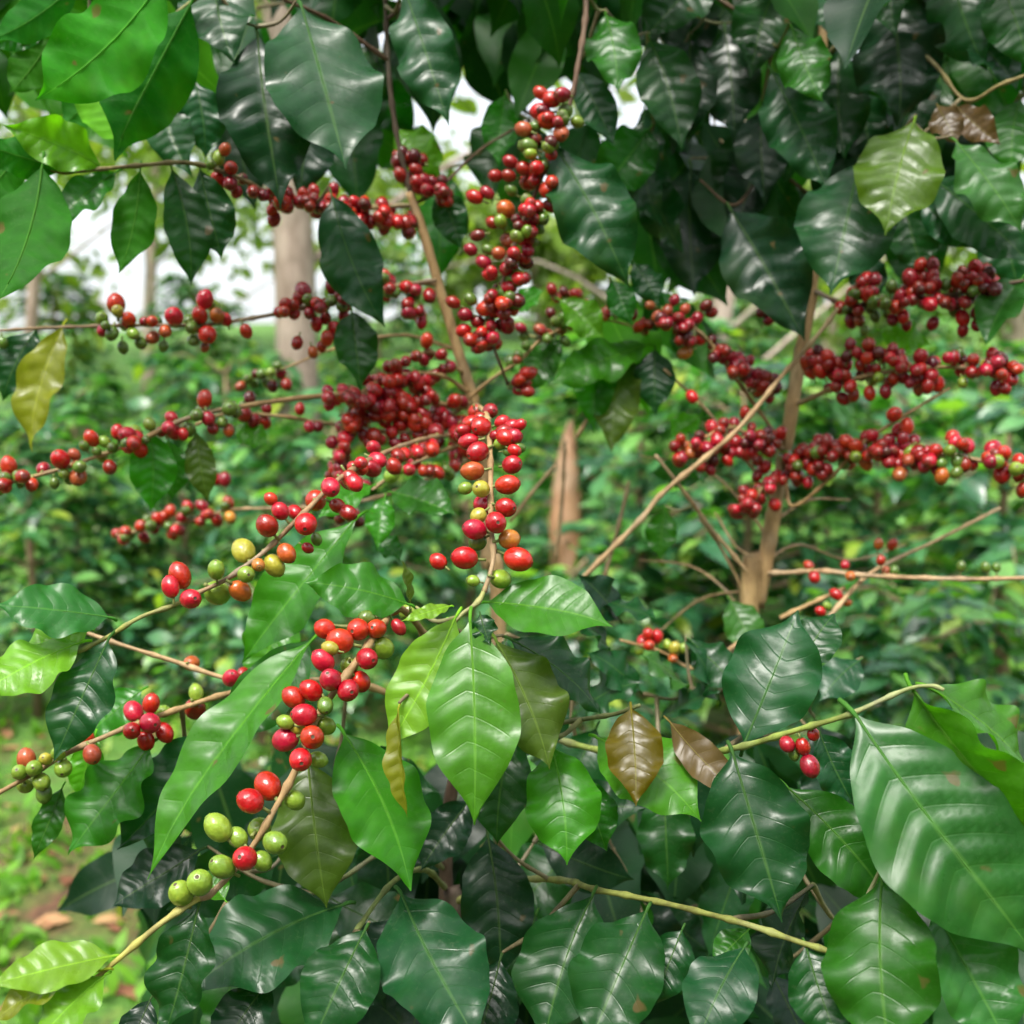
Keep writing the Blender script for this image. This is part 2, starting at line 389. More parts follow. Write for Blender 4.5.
brD = LS.branch([(466, 408, .99), (390, 396, .95), (330, 395, .92), (250, 405, .89), (190, 417, .87), (140, 440, .86), (95, 457, .85), (50, 472, .84), (-20, 490, .83)], .0027, .0016, TAN)
brD2 = LS.branch([(470, 402, .99), (420, 432, .99), (340, 425, .98), (280, 416, .97), (225, 414, .96), (195, 425, .95)], .0025, .0013, TAN)
brE = LS.branch([(437, 280, .98), (390, 287, .95), (345, 298, .93), (285, 312, .91), (240, 320, .90), (200, 325, .89), (150, 325, .88), (100, 326, .87), (40, 328, .87), (-20, 332, .86)], .0023, .0013, (.2, .13, .06))
brF = LS.branch([(414, 205, .975), (350, 208, .94), (290, 202, .90), (235, 176, .85), (190, 163, .82), (145, 165, .80), (100, 169, .78), (60, 172, .77), (25, 160, .76)], .0024, .0013, (.2, .16, .06))
brH = LS.branch([(398, 20, .955), (480, -70, .92), (570, -50, .88), (586, 0, .87), (577, 70, .86), (568, 110, .86), (550, 158, .86), (522, 225, .87), (500, 290, .88), (490, 330, .9), (508, 385, .92)], .0030, .0014, BRN)
brJ = LS.branch([(468, 392, .99), (440, 375, .97), (400, 375, .95), (365, 390, .94), (345, 420, .94), (335, 470, .94), (345, 520, .95)], .0024, .0013, TAN)
brJ2 = LS.branch([(462, 372, .99), (430, 352, .97), (390, 372, .96), (360, 410, .95)], .0022, .0012, TAN)
brP = LS.branch([(479, 440, 1.0), (450, 448, .93), (400, 470, .88), (372, 490, .86)], .002, .0012, TAN)
brM = LS.branch([(480, 455, 1.01), (400, 490, 1.04), (340, 505, 1.07), (278, 508, 1.10), (228, 510, 1.12), (190, 521, 1.13), (116, 535, 1.15)], .0023, .0013, PALE)
brN = LS.branch([(458, 350, 1.0), (400, 335, 1.02), (330, 350, 1.04), (290, 366, 1.05), (245, 380, 1.06)], .002, .0011, TAN)
brG = LS.branch([(414, 205, .975), (440, 188, .98), (480, 150, 1.0), (530, 120, 1.03)], .0019, .001, BRN)
brI = LS.branch([(436, 284, .98), (415, 283, .97), (393, 287, .96), (372, 300, .95)], .0024, .0012, TAN)
brQ = LS.branch([(470, 398, .99), (490, 380, .98), (520, 360, .99), (548, 335, 1.0), (600, 320, 1.02), (645, 330, 1.03)], .0019, .0011, TAN)
brT = LS.branch([(388, 60, .95), (330, 20, .92), (285, 0, .88), (230, -30, .84)], .0024, .0012, BRN)
brT2 = LS.branch([(386, 20, .95), (440, -20, 1.0), (540, -30, 1.06), (660, -10, 1.1)], .0024, .0012, BRN)

zc(LS, brA, 330, 330, '430,275,30,r 395,318,27,r 420,347,31,r 405,401,30,o 518,383,29,r 505,440,31,r 437,497,31,r 500,505,31,r 472,548,33,r 412,567,32,r 383,648,35,r 535,652,36,r 520,275,24,r 490,262,22,r 372,262,22,r 415,236,26,r 456,230,23,d 487,322,20,g 520,310,19,g 538,335,17,e 430,452,27,y 510,595,30,p 485,708,31,g 407,713,19,g 422,528,24,y 420,603,26,e 510,347,16,e 385,450,20,g 308,658,26,r 375,300,22,d 540,270,18,r 470,300,18,d')
zc(LS, brC, 0, 330, '898,485,33,r 870,552,36,r 940,447,30,r 1008,435,25,r 797,515,26,r 838,518,23,r 760,557,33,d 693,628,34,y 815,635,29,o 780,670,31,y 735,668,22,p 700,695,28,g 615,682,27,g 618,748,38,g 683,742,31,o 542,765,31,r 512,698,34,r 485,730,27,r 770,480,20,r 875,620,16,d 900,595,18,e 960,500,22,d 990,520,24,d')
zc(LS, brD, 0, 330, '25,387,25,r 15,420,20,d 172,368,29,r 212,355,18,b 260,308,23,r 335,290,20,r 362,298,25,r 400,342,23,r 312,390,22,d 222,418,26,b 182,408,18,g 290,360,19,g 50,415,18,e 320,335,18,e 425,268,18,g 458,290,17,d 495,290,23,r 487,248,20,r 582,196,23,r 592,252,21,d 605,280,18,d 650,285,18,o 632,262,17,e 240,330,16,e 155,435,16,e 195,425,15,e 275,345,15,e 415,312,14,e 20,450,16,e 60,435,14,e 218,385,16,d 380,305,16,d')
zc(LS, brD2, 0, 330, '695,240,25,d 722,258,19,d 753,262,20,r 758,222,18,d 710,195,20,k 853,225,17,r 880,275,18,r 905,275,16,d 1000,200,19,r 1010,240,20,r 980,290,19,r 1000,265,18,r 690,215,14,e')
zc(LS, brE, 0, 0, '330,865,28,r 367,907,21,r 495,900,29,r 583,852,26,r 568,897,24,r 617,898,23,o 590,952,28,r 470,942,21,o 435,960,21,b 410,915,16,d 545,932,19,e 550,968,18,e 583,988,15,b 318,948,21,e 350,988,17,e 378,948,19,g 400,975,19,e 465,985,16,e 700,942,20,r 290,905,20,g 335,885,19,y 862,827,25,d 848,850,18,d 880,890,18,d 945,815,23,d 972,838,22,d 942,857,18,e 985,870,18,d 845,975,20,d 900,922,20,r 930,962,21,r 952,932,20,r 925,905,18,d 978,900,19,r 890,1002,17,o 8,975,17,e 560,930,16,e 300,925,15,e 960,960,16,d 915,985,16,d')
zc(LS, brF, 0, 0, '620,515,24,r 657,478,22,r 655,522,23,d 640,425,18,o 622,450,20,g 600,468,16,e 672,545,18,d 720,545,20,d 750,555,20,d 775,565,18,d 690,510,18,k')
heap(LS, brF, 285, 198, 410, 222, 56, 7.2, 'rrdddk', 12); heap(LS, brF, 290, 205, 330, 200, 12, 7.5, 'rrdd', 10)
zc(LS, brH, 330, 0, '600,265,21,r 630,283,25,r 598,318,27,r 618,343,26,r 660,270,24,d 657,380,25,b 550,367,23,b 703,347,19,g 583,360,16,e 553,418,19,e 630,433,19,d 513,460,20,d 553,480,23,d 565,517,28,r 617,540,25,r 637,498,21,g 508,500,20,d 470,500,20,d 412,560,23,r 447,548,20,d 500,595,26,o 560,570,21,e 515,540,18,e 485,630,21,g 462,633,20,d 541,660,23,b 590,650,19,e 505,685,23,b 500,765,22,d 455,780,22,r 437,745,20,d 450,710,18,e 420,670,20,k 400,710,20,d 525,730,20,d 480,720,20,b 480,820,20,d 450,865,22,d 400,850,18,e 385,895,22,d 380,940,22,r 420,915,21,d 420,960,22,d 490,880,20,d 490,925,20,d 350,860,20,d 455,905,18,e 570,610,18,k 530,625,18,k 590,600,17,e 610,470,17,e')
heap(LS, brH, 555, 120, 500, 320, 66, 7.4, 'rrddkeeg', 18); heap(LS, brH, 490, 300, 475, 340, 12, 7.4, 'rdd', 12); heap(LS, brH, 490, 345, 520, 380, 14, 7, 'rddk', 10)
heap(LS, brG, 405, 165, 445, 195, 30, 7.2, 'rddk', 13); heap(LS, brI, 385, 285, 415, 310, 13, 7, 'rddg', 10)
zc(LS, brJ2, 330, 330, '145,140,22,r 165,105,19,d 190,115,19,d 215,90,19,d 245,75,19,d 280,70,20,d 300,130,20,d 270,140,21,r 240,165,20,b 275,175,20,d 250,205,21,d 195,140,20,d 220,130,19,d 170,155,18,r 120,165,20,r 60,200,20,r 75,240,20,r 115,215,20,d 140,205,19,d 160,225,22,r 155,262,20,r 130,245,19,d 200,270,21,r 225,250,19,d 175,290,20,r 185,322,19,d 140,310,20,r 95,300,19,d 60,290,20,d 35,312,20,r 265,240,22,r 300,230,20,d 320,265,20,d 285,290,21,r 330,240,18,d 350,262,20,d 352,292,20,d 210,190,19,d 100,260,18,d 230,220,18,d 250,300,18,d 265,340,22,r 310,320,18,k 120,330,18,d 215,310,17,d 80,265,17,d 190,245,17,d')
zc(LS, brJ, 330, 330, '10,385,20,d 40,400,18,d 62,388,18,d 22,412,18,d 15,447,25,r 75,435,25,r 42,440,20,r 96,442,18,r 10,470,20,d 60,525,26,d 30,532,20,d 5,520,20,k 80,545,18,k 20,350,16,b 45,345,16,d 25,372,18,d')
zc(LS, brP, 330, 330, '240,375,25,r 225,398,21,r 305,405,21,r 355,385,21,d 175,415,25,g 282,405,16,e 195,400,16,g 265,400,17,r 285,400,18,d 340,410,18,e 330,395,14,e')
zc(LS, brM, 0, 330, '400,558,19,r 410,590,18,d 450,537,19,r 467,530,17,r 485,515,18,r 490,580,18,r 512,572,17,d 535,502,17,r 575,500,18,d 650,490,18,b 655,533,19,p 420,540,16,e 545,540,16,e 640,425,20,d 615,425,18,d 530,515,16,e 480,558,16,e 640,500,14,e')
zc(LS, brN, 0, 330, '720,150,17,e 745,125,18,e 770,120,16,g 800,125,18,d 815,155,18,d 730,125,16,k 685,160,16,b 775,160,18,k 790,100,15,e 760,150,17,e 705,140,15,e')
heap(LS, brQ, 540, 330, 600, 315, 20, 6, 'ddkeeb', 14); heap(LS, brQ, 520, 350, 548, 330, 8, 6, 'eeb', 9); heap(LS, brQ, 560, 290, 585, 300, 9, 6, 'kdb', 9); heap(LS, brJ2, 440, 360, 360, 420, 38, 7.6, 'rrrdddk', 22); heap(LS, brJ, 350, 400, 335, 500, 30, 7.4, 'rrdd', 14); heap(LS, brJ2, 400, 400, 455, 440, 28, 7.6, 'rrrdd', 16); heap(LS, brD, 330, 398, 460, 404, 16, 7, 'rrd', 9)
heap(LS, brC, 345, 474, 462, 437, 20, 8.5, 'rrdd', 10); heap(LS, brD, 0, 485, 230, 410, 26, 7.6, 'rrrdege', 8); heap(LS, brE, 95, 325, 240, 320, 8, 7, 'rege', 9); heap(LS, brE, 290, 310, 345, 300, 16, 7, 'rrdde', 10); heap(LS, brI, 385, 290, 420, 290, 14, 7, 'rdde', 10); heap(LS, brM, 125, 533, 235, 512, 14, 6.5, 'rrdee', 7); heap(LS, brA, 470, 425, 500, 440, 10, 8, 'rrd', 10)
heap(LS, brQ, 640, 325, 670, 320, 8, 6, 'rdb', 8)

Lf = LS.leaf
# upper left, lit through from behind
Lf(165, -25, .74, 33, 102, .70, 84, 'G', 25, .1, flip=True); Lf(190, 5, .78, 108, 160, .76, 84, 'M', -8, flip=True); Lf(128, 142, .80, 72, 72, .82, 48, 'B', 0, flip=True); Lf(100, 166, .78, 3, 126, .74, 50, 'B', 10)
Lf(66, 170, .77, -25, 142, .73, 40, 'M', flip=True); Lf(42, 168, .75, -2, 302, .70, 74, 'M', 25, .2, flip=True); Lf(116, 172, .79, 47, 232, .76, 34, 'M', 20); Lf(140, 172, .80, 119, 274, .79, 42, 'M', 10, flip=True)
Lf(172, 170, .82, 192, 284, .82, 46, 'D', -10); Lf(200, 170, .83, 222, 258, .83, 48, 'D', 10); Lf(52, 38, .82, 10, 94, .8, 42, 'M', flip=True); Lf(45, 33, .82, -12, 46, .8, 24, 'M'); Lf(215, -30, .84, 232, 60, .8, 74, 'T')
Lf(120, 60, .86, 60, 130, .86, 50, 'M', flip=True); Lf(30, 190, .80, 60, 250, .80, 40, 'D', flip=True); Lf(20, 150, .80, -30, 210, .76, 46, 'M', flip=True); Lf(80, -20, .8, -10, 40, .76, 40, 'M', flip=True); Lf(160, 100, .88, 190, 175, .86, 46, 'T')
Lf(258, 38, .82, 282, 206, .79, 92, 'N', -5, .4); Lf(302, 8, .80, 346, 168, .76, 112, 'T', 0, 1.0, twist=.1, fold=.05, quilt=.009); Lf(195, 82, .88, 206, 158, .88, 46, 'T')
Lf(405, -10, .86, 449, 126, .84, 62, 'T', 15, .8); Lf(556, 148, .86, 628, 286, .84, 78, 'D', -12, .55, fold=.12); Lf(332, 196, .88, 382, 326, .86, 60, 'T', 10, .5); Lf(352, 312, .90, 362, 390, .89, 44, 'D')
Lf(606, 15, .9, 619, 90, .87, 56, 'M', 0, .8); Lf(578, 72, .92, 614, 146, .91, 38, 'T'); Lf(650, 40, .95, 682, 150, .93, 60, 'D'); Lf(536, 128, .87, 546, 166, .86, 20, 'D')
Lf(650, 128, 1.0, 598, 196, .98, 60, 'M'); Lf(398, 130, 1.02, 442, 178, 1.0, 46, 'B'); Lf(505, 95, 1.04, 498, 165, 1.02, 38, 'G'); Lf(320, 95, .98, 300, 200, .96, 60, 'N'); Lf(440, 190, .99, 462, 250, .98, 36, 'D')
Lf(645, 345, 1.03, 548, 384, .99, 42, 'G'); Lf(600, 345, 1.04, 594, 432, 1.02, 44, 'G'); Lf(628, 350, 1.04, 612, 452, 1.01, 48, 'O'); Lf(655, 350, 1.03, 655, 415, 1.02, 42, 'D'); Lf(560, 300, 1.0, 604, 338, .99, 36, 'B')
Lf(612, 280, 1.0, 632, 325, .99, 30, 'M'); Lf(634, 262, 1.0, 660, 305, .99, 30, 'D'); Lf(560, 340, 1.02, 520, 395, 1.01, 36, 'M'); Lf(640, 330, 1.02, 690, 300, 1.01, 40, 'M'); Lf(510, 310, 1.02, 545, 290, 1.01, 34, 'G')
# left edge and centre
Lf(62, 328, .87, 27, 450, .85, 42, 'Y', 15); Lf(36, 330, .88, 2, 400, .87, 44, 'D')
Lf(150, 432, .87, 150, 512, .87, 46, 'G'); Lf(168, 440, .9, 172, 500, .9, 36, 'M'); Lf(196, 432, .88, 208, 502, .88, 30, 'O'); Lf(236, 424, .96, 268, 446, .95, 26, 'G')
Lf(372, 486, .85, 318, 518, .82, 26, 'G', 0); Lf(392, 492, .84, 456, 516, .81, 40, 'M', 10, .8); Lf(385, 497, .84, 378, 548, .82, 30, 'G'); Lf(376, 535, .86, 402, 560, .85, 24, 'M')
Lf(355, 520, .72, 240, 662, .70, 60, 'G', 10); Lf(408, 604, .645, 303, 582, .63, 52, 'G', 0, .5, fold=.02)
# shoot at the end of the middle branch
Lf(488, 602, .625, 612, 622, .60, 60, 'G', -4, .55, quilt=.011, fold=.16, wave=.03, twist=.1)
Lf(470, 622, .60, 474, 822, .565, 92, 'W', 10, .75, quilt=.012, wave=.06, twist=.25, fold=.14, skew=.03)
Lf(452, 634, .615, 474, 826, .60, 78, 'B', -15, .7); Lf(455, 618, .605, 384, 752, .585, 66, 'L', -12, .8, wave=.07)
Lf(398, 712, .583, 404, 818, .575, 17, 'Y', 50, .3, fold=.9); Lf(480, 614, .60, 490, 644, .59, 26, 'D', 20); Lf(450, 606, .60, 400, 622, .58, 14, 'L'); Lf(410, 610, .66, 402, 560, .65, 12, 'O', 60)
Lf(497, 642, .625, 551, 768, .60, 78, 'O', 5, 1.2, quilt=.009, twist=.1, fold=.02); Lf(512, 640, .65, 602, 712, .64, 60, 'D', 0, 1.0)
# pair at the end of the left diagonal branch
Lf(108, 617, .63, -8, 604, .60, 52, 'K', -8, .8, fold=.05, twist=.1); Lf(82, 642, .625, -20, 694, .59, 62, 'L', 10, .7); Lf(108, 640, .625, 53, 762, .60, 56, 'D', 14, .6, wave=.09); Lf(88, 630, .64, 20, 650, .62, 40, 'L')
flush_cherries(LS)

# ================================================================== right shrub
rb = P(742, 690, 1.05); rb.z = 0
RS = Shrub('coffee shrub with thicker tan stem between rows of red cherries and a bare crossing stick', rb)
RS.branch([tuple(rb), tuple(P(748, 650, 1.05)), tuple(P(757, 606, 1.05)), tuple(P(769, 540, 1.05)), tuple(P(778, 490, 1.05)), tuple(P(790, 420, 1.05)), tuple(P(801, 350, 1.05)), tuple(P(812, 290, 1.05)), tuple(P(818, 180, 1.05)), tuple(P(822, 60, 1.05)), tuple(P(826, -40, 1.05))], .0088, .0042, TAN, 'trunk', .1, True, 12)
k1 = RS.branch([(812, 290, 1.05), (850, 305, 1.0), (900, 300, .97), (950, 295, .95), (1000, 285, .93), (1040, 278, .92)], .0026, .0015, BRN)
k2 = RS.branch([(795, 405, 1.05), (822, 393, 1.0), (850, 380, .97), (900, 370, .95), (945, 367, .94), (1018, 370, .92)], .0028, .0017, TAN)
k2b = RS.branch([(788, 440, 1.05), (790, 505, 1.03), (830, 478, 1.0), (862, 444, .97), (905, 415, .95), (950, 388, .94)], .0023, .0013, TAN)
k3 = RS.branch([(785, 455, 1.05), (812, 460, 1.02), (861, 453, .98), (910, 451, .95), (952, 455, .93), (988, 462, .92), (1030, 470, .91)], .0027, .0018, TAN)
k3b = RS.branch([(786, 450, 1.05), (760, 440, 1.02), (730, 428, 1.01), (700, 440, 1.0), (672, 452, .99)], .0024, .0013, TAN)
k3c = RS.branch([(782, 470, 1.05), (764, 485, 1.02), (752, 505, 1.01), (745, 520, 1.01)], .002, .0013, TAN)
k4 = RS.branch([(780, 440, 1.05), (734, 376, 1.02), (712, 345, 1.01), (692, 326, 1.0), (664, 310, .99)], .0022, .0013, TAN)
k4b = RS.branch([(757, 474, 1.06), (710, 414, 1.04), (664, 369, 1.02)], .0021, .0013, PALE)
RS.branch([(838, 308, .97), (820, 332, .97), (780, 378, .97), (735, 432, .97), (664, 492, .98), (640, 520, .98), (583, 578, .99)], .0021, .0030, PALE)
RS.branch([(640, 352, 1.1), (597, 405, 1.1), (577, 437, 1.1)], .002, .0024, PALE); RS.branch([(629, 481, 1.12), (620, 520, 1.12), (604, 578, 1.12)], .002, .0026, PALE)
RS.branch([(555, 465, 1.15), (530, 495, 1.15), (510, 522, 1.15)], .0018, .0024, TAN); RS.branch([(565, 440, 1.3), (562, 500, 1.3), (556, 560, 1.3)], .0024, .003, PALE)
RS.branch([(752, 585, 1.05), (748, 573, 1.04), (710, 527, 1.03), (680, 486, 1.01), (655, 455, 1.0)], .0028, .0016, PALE); RS.branch([(742, 600, 1.06), (738, 580, 1.05), (716, 540, 1.04), (700, 520, 1.03)], .0022, .0014, PALE)
k5 = RS.branch([(763, 573, 1.05), (785, 573, 1.03), (822, 571, 1.0), (875, 576, .98), (960, 579, .95), (1030, 578, .93)], .0030, .0021, PALE)
k5b = RS.branch([(1000, 508, 1.1), (935, 541, 1.05), (871, 573, 1.0), (826, 620, .98)], .0016, .0026, PALE); RS.branch([(780, 618, 1.0), (808, 605, 1.0), (845, 588, 1.0)], .0026, .002, TAN)
for q in ([(757, 560, 1.06), (735, 545, 1.08), (715, 512, 1.1)], [(745, 620, 1.06), (725, 590, 1.1), (690, 566, 1.13), (640, 560, 1.16)], [(770, 540, 1.06), (740, 500, 1.1), (705, 470, 1.12), (640, 455, 1.15)], [(752, 590, 1.06), (700, 600, 1.12), (650, 640, 1.16)], [(775, 520, 1.06), (810, 500, 1.1), (850, 500, 1.14)], [(765, 560, 1.06), (800, 545, 1.1), (850, 560, 1.12), (905, 545, 1.15)]):
    RS.branch(q, .0019, .0010, PALE)
k6 = RS.branch([(745, 640, 1.05), (715, 660, 1.0), (690, 668, .98), (662, 652, .97), (620, 640, .96)], .0024, .0014, TAN); RS.branch([(700, 668, .97), (735, 645, 1.0), (748, 628, 1.04)], .002, .0026, PALE)
rt1 = RS.branch([(822, 60, 1.05), (870, 20, 1.0), (930, 60, .95), (965, 100, .93), (1000, 85, .91), (1040, 70, .90)], .0026, .0014, (.25, .2, .07)); rt2 = RS.branch([(822, 80, 1.05), (780, 40, 1.0), (720, 0, 1.0), (660, -40, 1.0)], .0026, .0014, BRN)
rt3 = RS.branch([(816, 200, 1.05), (770, 170, 1.02), (735, 205, 1.0), (700, 180, 1.0)], .0022, .0012, BRN)
zc(RS, k1, 664, 0, '700,790,24,d 690,830,24,d 705,850,22,r 730,755,21,r 765,755,21,d 765,785,21,r 740,790,20,d 725,820,21,d 755,820,21,d 780,850,19,d 660,860,20,d 650,910,18,d 680,900,20,r 600,795,20,d 590,830,18,d 555,910,17,b 835,800,21,d 850,775,19,d 885,760,22,r 915,770,21,d 875,795,23,r 910,795,22,r 835,845,18,k 870,850,18,k 815,865,20,d 850,905,22,r 890,890,20,d 765,920,20,d 800,860,20,d 620,850,18,e 640,890,17,e 540,850,16,e 520,880,17,e 570,870,16,e 600,900,16,e 570,940,15,e 825,885,17,e 915,840,18,k 890,925,18,d 850,940,18,d 690,925,17,d')
heap(RS, k1, 845, 300, 1000, 290, 46, 7, 'rrddke', 16)
zc(RS, k2, 664, 330, '440,60,18,k 470,75,18,d 530,40,18,d 520,75,18,k 550,65,18,d 560,100,18,d 590,75,18,d 610,65,18,k 650,55,18,d 480,125,21,r 515,130,20,d 490,160,20,d 530,160,20,r 510,195,20,d 540,185,18,d 585,180,19,r 630,175,19,d 680,135,19,d 690,105,18,o 730,75,23,d 730,110,20,r 760,130,22,d 777,153,24,r 715,140,20,d 725,165,20,b 750,160,20,d 825,80,20,d 845,115,18,d 880,85,20,d 875,120,20,d 935,70,20,r 940,120,20,d 965,105,20,d 990,140,20,d 960,140,20,r 945,165,20,d 970,165,18,d 915,100,18,y 1005,112,18,r 610,135,17,g 590,145,16,g 850,150,16,g 840,65,15,e 430,95,17,k 460,105,17,k 470,165,18,d 605,110,16,d 640,80,17,d 670,70,17,d 700,150,17,d 745,140,18,d')
heap(RS, k2, 815, 365, 1015, 365, 46, 6.8, 'rrddk', 13); heap(RS, k3, 790, 460, 925, 455, 46, 6.8, 'rrddde', 14); heap(RS, k3, 930, 455, 1024, 468, 16, 7, 'rrrdg', 11); heap(RS, k3b, 680, 450, 775, 440, 40, 6.6, 'rrddk', 14); heap(RS, k4, 665, 320, 765, 385, 34, 6.3, 'rddk', 11); heap(RS, k3c, 745, 510, 770, 480, 12, 6.5, 'rdd', 9)
zc(RS, k3, 664, 330, '395,345,22,d 430,335,20,d 465,320,21,d 490,330,20,d 480,360,20,d 520,318,21,r 545,330,21,r 575,305,20,d 592,300,20,r 560,335,20,d 425,395,21,r 450,410,20,d 350,365,18,d 375,413,19,r 690,275,22,r 665,285,20,r 710,315,21,d 640,315,20,d 680,310,20,d 650,350,20,d 695,370,20,b 640,375,21,d 670,410,21,b 715,380,20,d 575,378,20,o 600,340,19,d 772,343,21,r 820,303,21,r 850,325,20,r 864,330,21,r 790,415,22,o 935,335,23,r 967,350,23,r 930,375,22,d 962,408,26,r 1010,372,20,r 1020,455,20,r 545,360,18,g 697,347,19,g 812,343,19,g 835,372,19,e 832,405,19,e 790,378,17,e 380,385,18,e 415,350,18,d 450,345,18,d 505,345,18,d 440,385,18,d 465,395,18,d 620,325,18,d 630,345,18,k 665,380,18,d 685,330,18,d 945,355,20,d')
zc(RS, k2b, 664, 330, '655,240,23,r')
zc(RS, k3b, 664, 330, '80,190,19,r 285,390,21,r 265,415,18,d 290,335,20,d 270,325,19,d 300,345,20,d 250,345,20,r 230,235,17,r 200,265,19,d 170,265,19,d 135,275,20,r 160,285,18,d 195,300,18,d 205,318,19,d 150,305,18,d 110,310,18,r 90,320,17,r 60,330,17,b 40,365,17,r 75,350,17,b 215,345,18,d 245,300,18,d 190,350,17,d 230,320,17,k 265,370,17,d 95,350,15,d 120,335,16,d 175,330,16,k')
zc(RS, k3c, 664, 330, '230,460,19,d 250,470,20,r 270,450,19,d 285,445,18,d 240,495,20,r 260,508,19,d 255,522,17,d 315,497,19,r 275,480,18,d 225,480,16,d')
zc(RS, k4, 664, 330, '60,65,21,p 140,45,19,d 175,60,19,d 165,80,18,d 190,75,18,d 140,80,17,k 210,95,19,d 225,112,23,r 245,125,20,d 240,90,18,d 265,125,19,d 260,150,19,d 290,135,19,d 280,160,20,d 310,140,19,k 300,190,17,d 265,180,17,d 245,150,17,d 30,-85,17,d -40,-70,15,b 10,-55,17,b -20,-40,16,b 95,-35,18,d 120,-70,18,k 135,-50,18,d 60,-60,16,b 85,-20,17,e 300,-30,18,d 280,-50,17,k 155,70,16,k 320,165,17,k')
zc(RS, k5, 664, 330, '412,670,15,r 428,703,19,r 515,668,15,r 530,700,16,o 845,672,15,e 915,675,15,e 945,675,14,e 655,683,15,e 632,685,15,b 617,655,15,r')
zc(RS, k5b, 664, 330, '610,608,15,o 650,610,16,r 490,752,18,r 445,800,15,r 520,775,14,o 465,785,13,g')
zc(RS, k6, 330, 330, '890,885,20,r 905,865,18,r 930,872,19,r 907,897,18,r 880,912,15,g 980,905,18,y 1005,905,16,g 960,895,15,g 975,935,15,o')
Rf = RS.leaf
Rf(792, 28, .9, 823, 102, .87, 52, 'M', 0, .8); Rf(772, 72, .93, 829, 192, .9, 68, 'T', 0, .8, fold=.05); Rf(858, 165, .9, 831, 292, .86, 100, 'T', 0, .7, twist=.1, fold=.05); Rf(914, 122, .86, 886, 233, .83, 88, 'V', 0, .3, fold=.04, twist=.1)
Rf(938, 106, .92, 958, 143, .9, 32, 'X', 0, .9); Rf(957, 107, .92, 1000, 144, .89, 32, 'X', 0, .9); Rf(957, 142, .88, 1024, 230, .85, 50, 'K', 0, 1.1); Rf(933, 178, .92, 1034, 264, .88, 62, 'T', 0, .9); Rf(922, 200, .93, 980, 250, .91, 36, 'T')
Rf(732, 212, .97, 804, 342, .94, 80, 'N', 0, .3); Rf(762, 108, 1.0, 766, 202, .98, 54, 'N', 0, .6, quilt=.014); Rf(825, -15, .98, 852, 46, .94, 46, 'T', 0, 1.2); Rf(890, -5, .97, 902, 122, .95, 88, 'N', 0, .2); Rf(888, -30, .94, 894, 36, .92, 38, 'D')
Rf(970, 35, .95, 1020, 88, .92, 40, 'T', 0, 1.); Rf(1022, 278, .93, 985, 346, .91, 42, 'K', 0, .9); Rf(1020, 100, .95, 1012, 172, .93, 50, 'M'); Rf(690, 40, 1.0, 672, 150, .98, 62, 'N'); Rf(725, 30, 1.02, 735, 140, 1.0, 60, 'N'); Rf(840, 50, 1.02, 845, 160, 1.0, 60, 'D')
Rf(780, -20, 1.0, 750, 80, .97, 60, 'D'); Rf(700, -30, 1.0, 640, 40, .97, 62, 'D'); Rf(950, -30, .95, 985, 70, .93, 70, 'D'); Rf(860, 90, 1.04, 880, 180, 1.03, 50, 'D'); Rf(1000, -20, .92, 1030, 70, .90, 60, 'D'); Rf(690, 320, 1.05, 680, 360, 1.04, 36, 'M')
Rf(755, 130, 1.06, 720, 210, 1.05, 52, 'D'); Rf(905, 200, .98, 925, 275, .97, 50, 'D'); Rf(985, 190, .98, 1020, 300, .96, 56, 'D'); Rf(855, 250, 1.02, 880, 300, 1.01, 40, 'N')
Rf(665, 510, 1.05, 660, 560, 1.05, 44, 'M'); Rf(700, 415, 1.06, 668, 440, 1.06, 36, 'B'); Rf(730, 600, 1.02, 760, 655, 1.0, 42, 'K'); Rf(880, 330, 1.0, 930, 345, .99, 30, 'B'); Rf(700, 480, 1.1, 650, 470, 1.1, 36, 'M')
flush_cherries(RS)
# deep shade under the roof of leaves: more of the same hanging leaves behind
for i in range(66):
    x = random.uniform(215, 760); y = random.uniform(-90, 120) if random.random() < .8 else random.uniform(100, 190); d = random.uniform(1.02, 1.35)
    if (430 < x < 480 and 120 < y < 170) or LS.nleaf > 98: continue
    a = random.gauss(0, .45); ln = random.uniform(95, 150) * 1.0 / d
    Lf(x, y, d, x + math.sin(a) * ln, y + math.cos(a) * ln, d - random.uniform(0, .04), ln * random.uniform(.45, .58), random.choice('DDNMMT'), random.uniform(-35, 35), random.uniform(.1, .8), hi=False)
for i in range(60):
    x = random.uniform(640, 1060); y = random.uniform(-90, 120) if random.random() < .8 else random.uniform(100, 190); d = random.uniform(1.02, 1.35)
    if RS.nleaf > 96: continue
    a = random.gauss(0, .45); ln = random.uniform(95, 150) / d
    Rf(x, y, d, x + math.sin(a) * ln, y + math.cos(a) * ln, d - random.uniform(0, .04), ln * random.uniform(.45, .58), random.choice('DDNNMT'), random.uniform(-35, 35), random.uniform(.1, .8), hi=False)

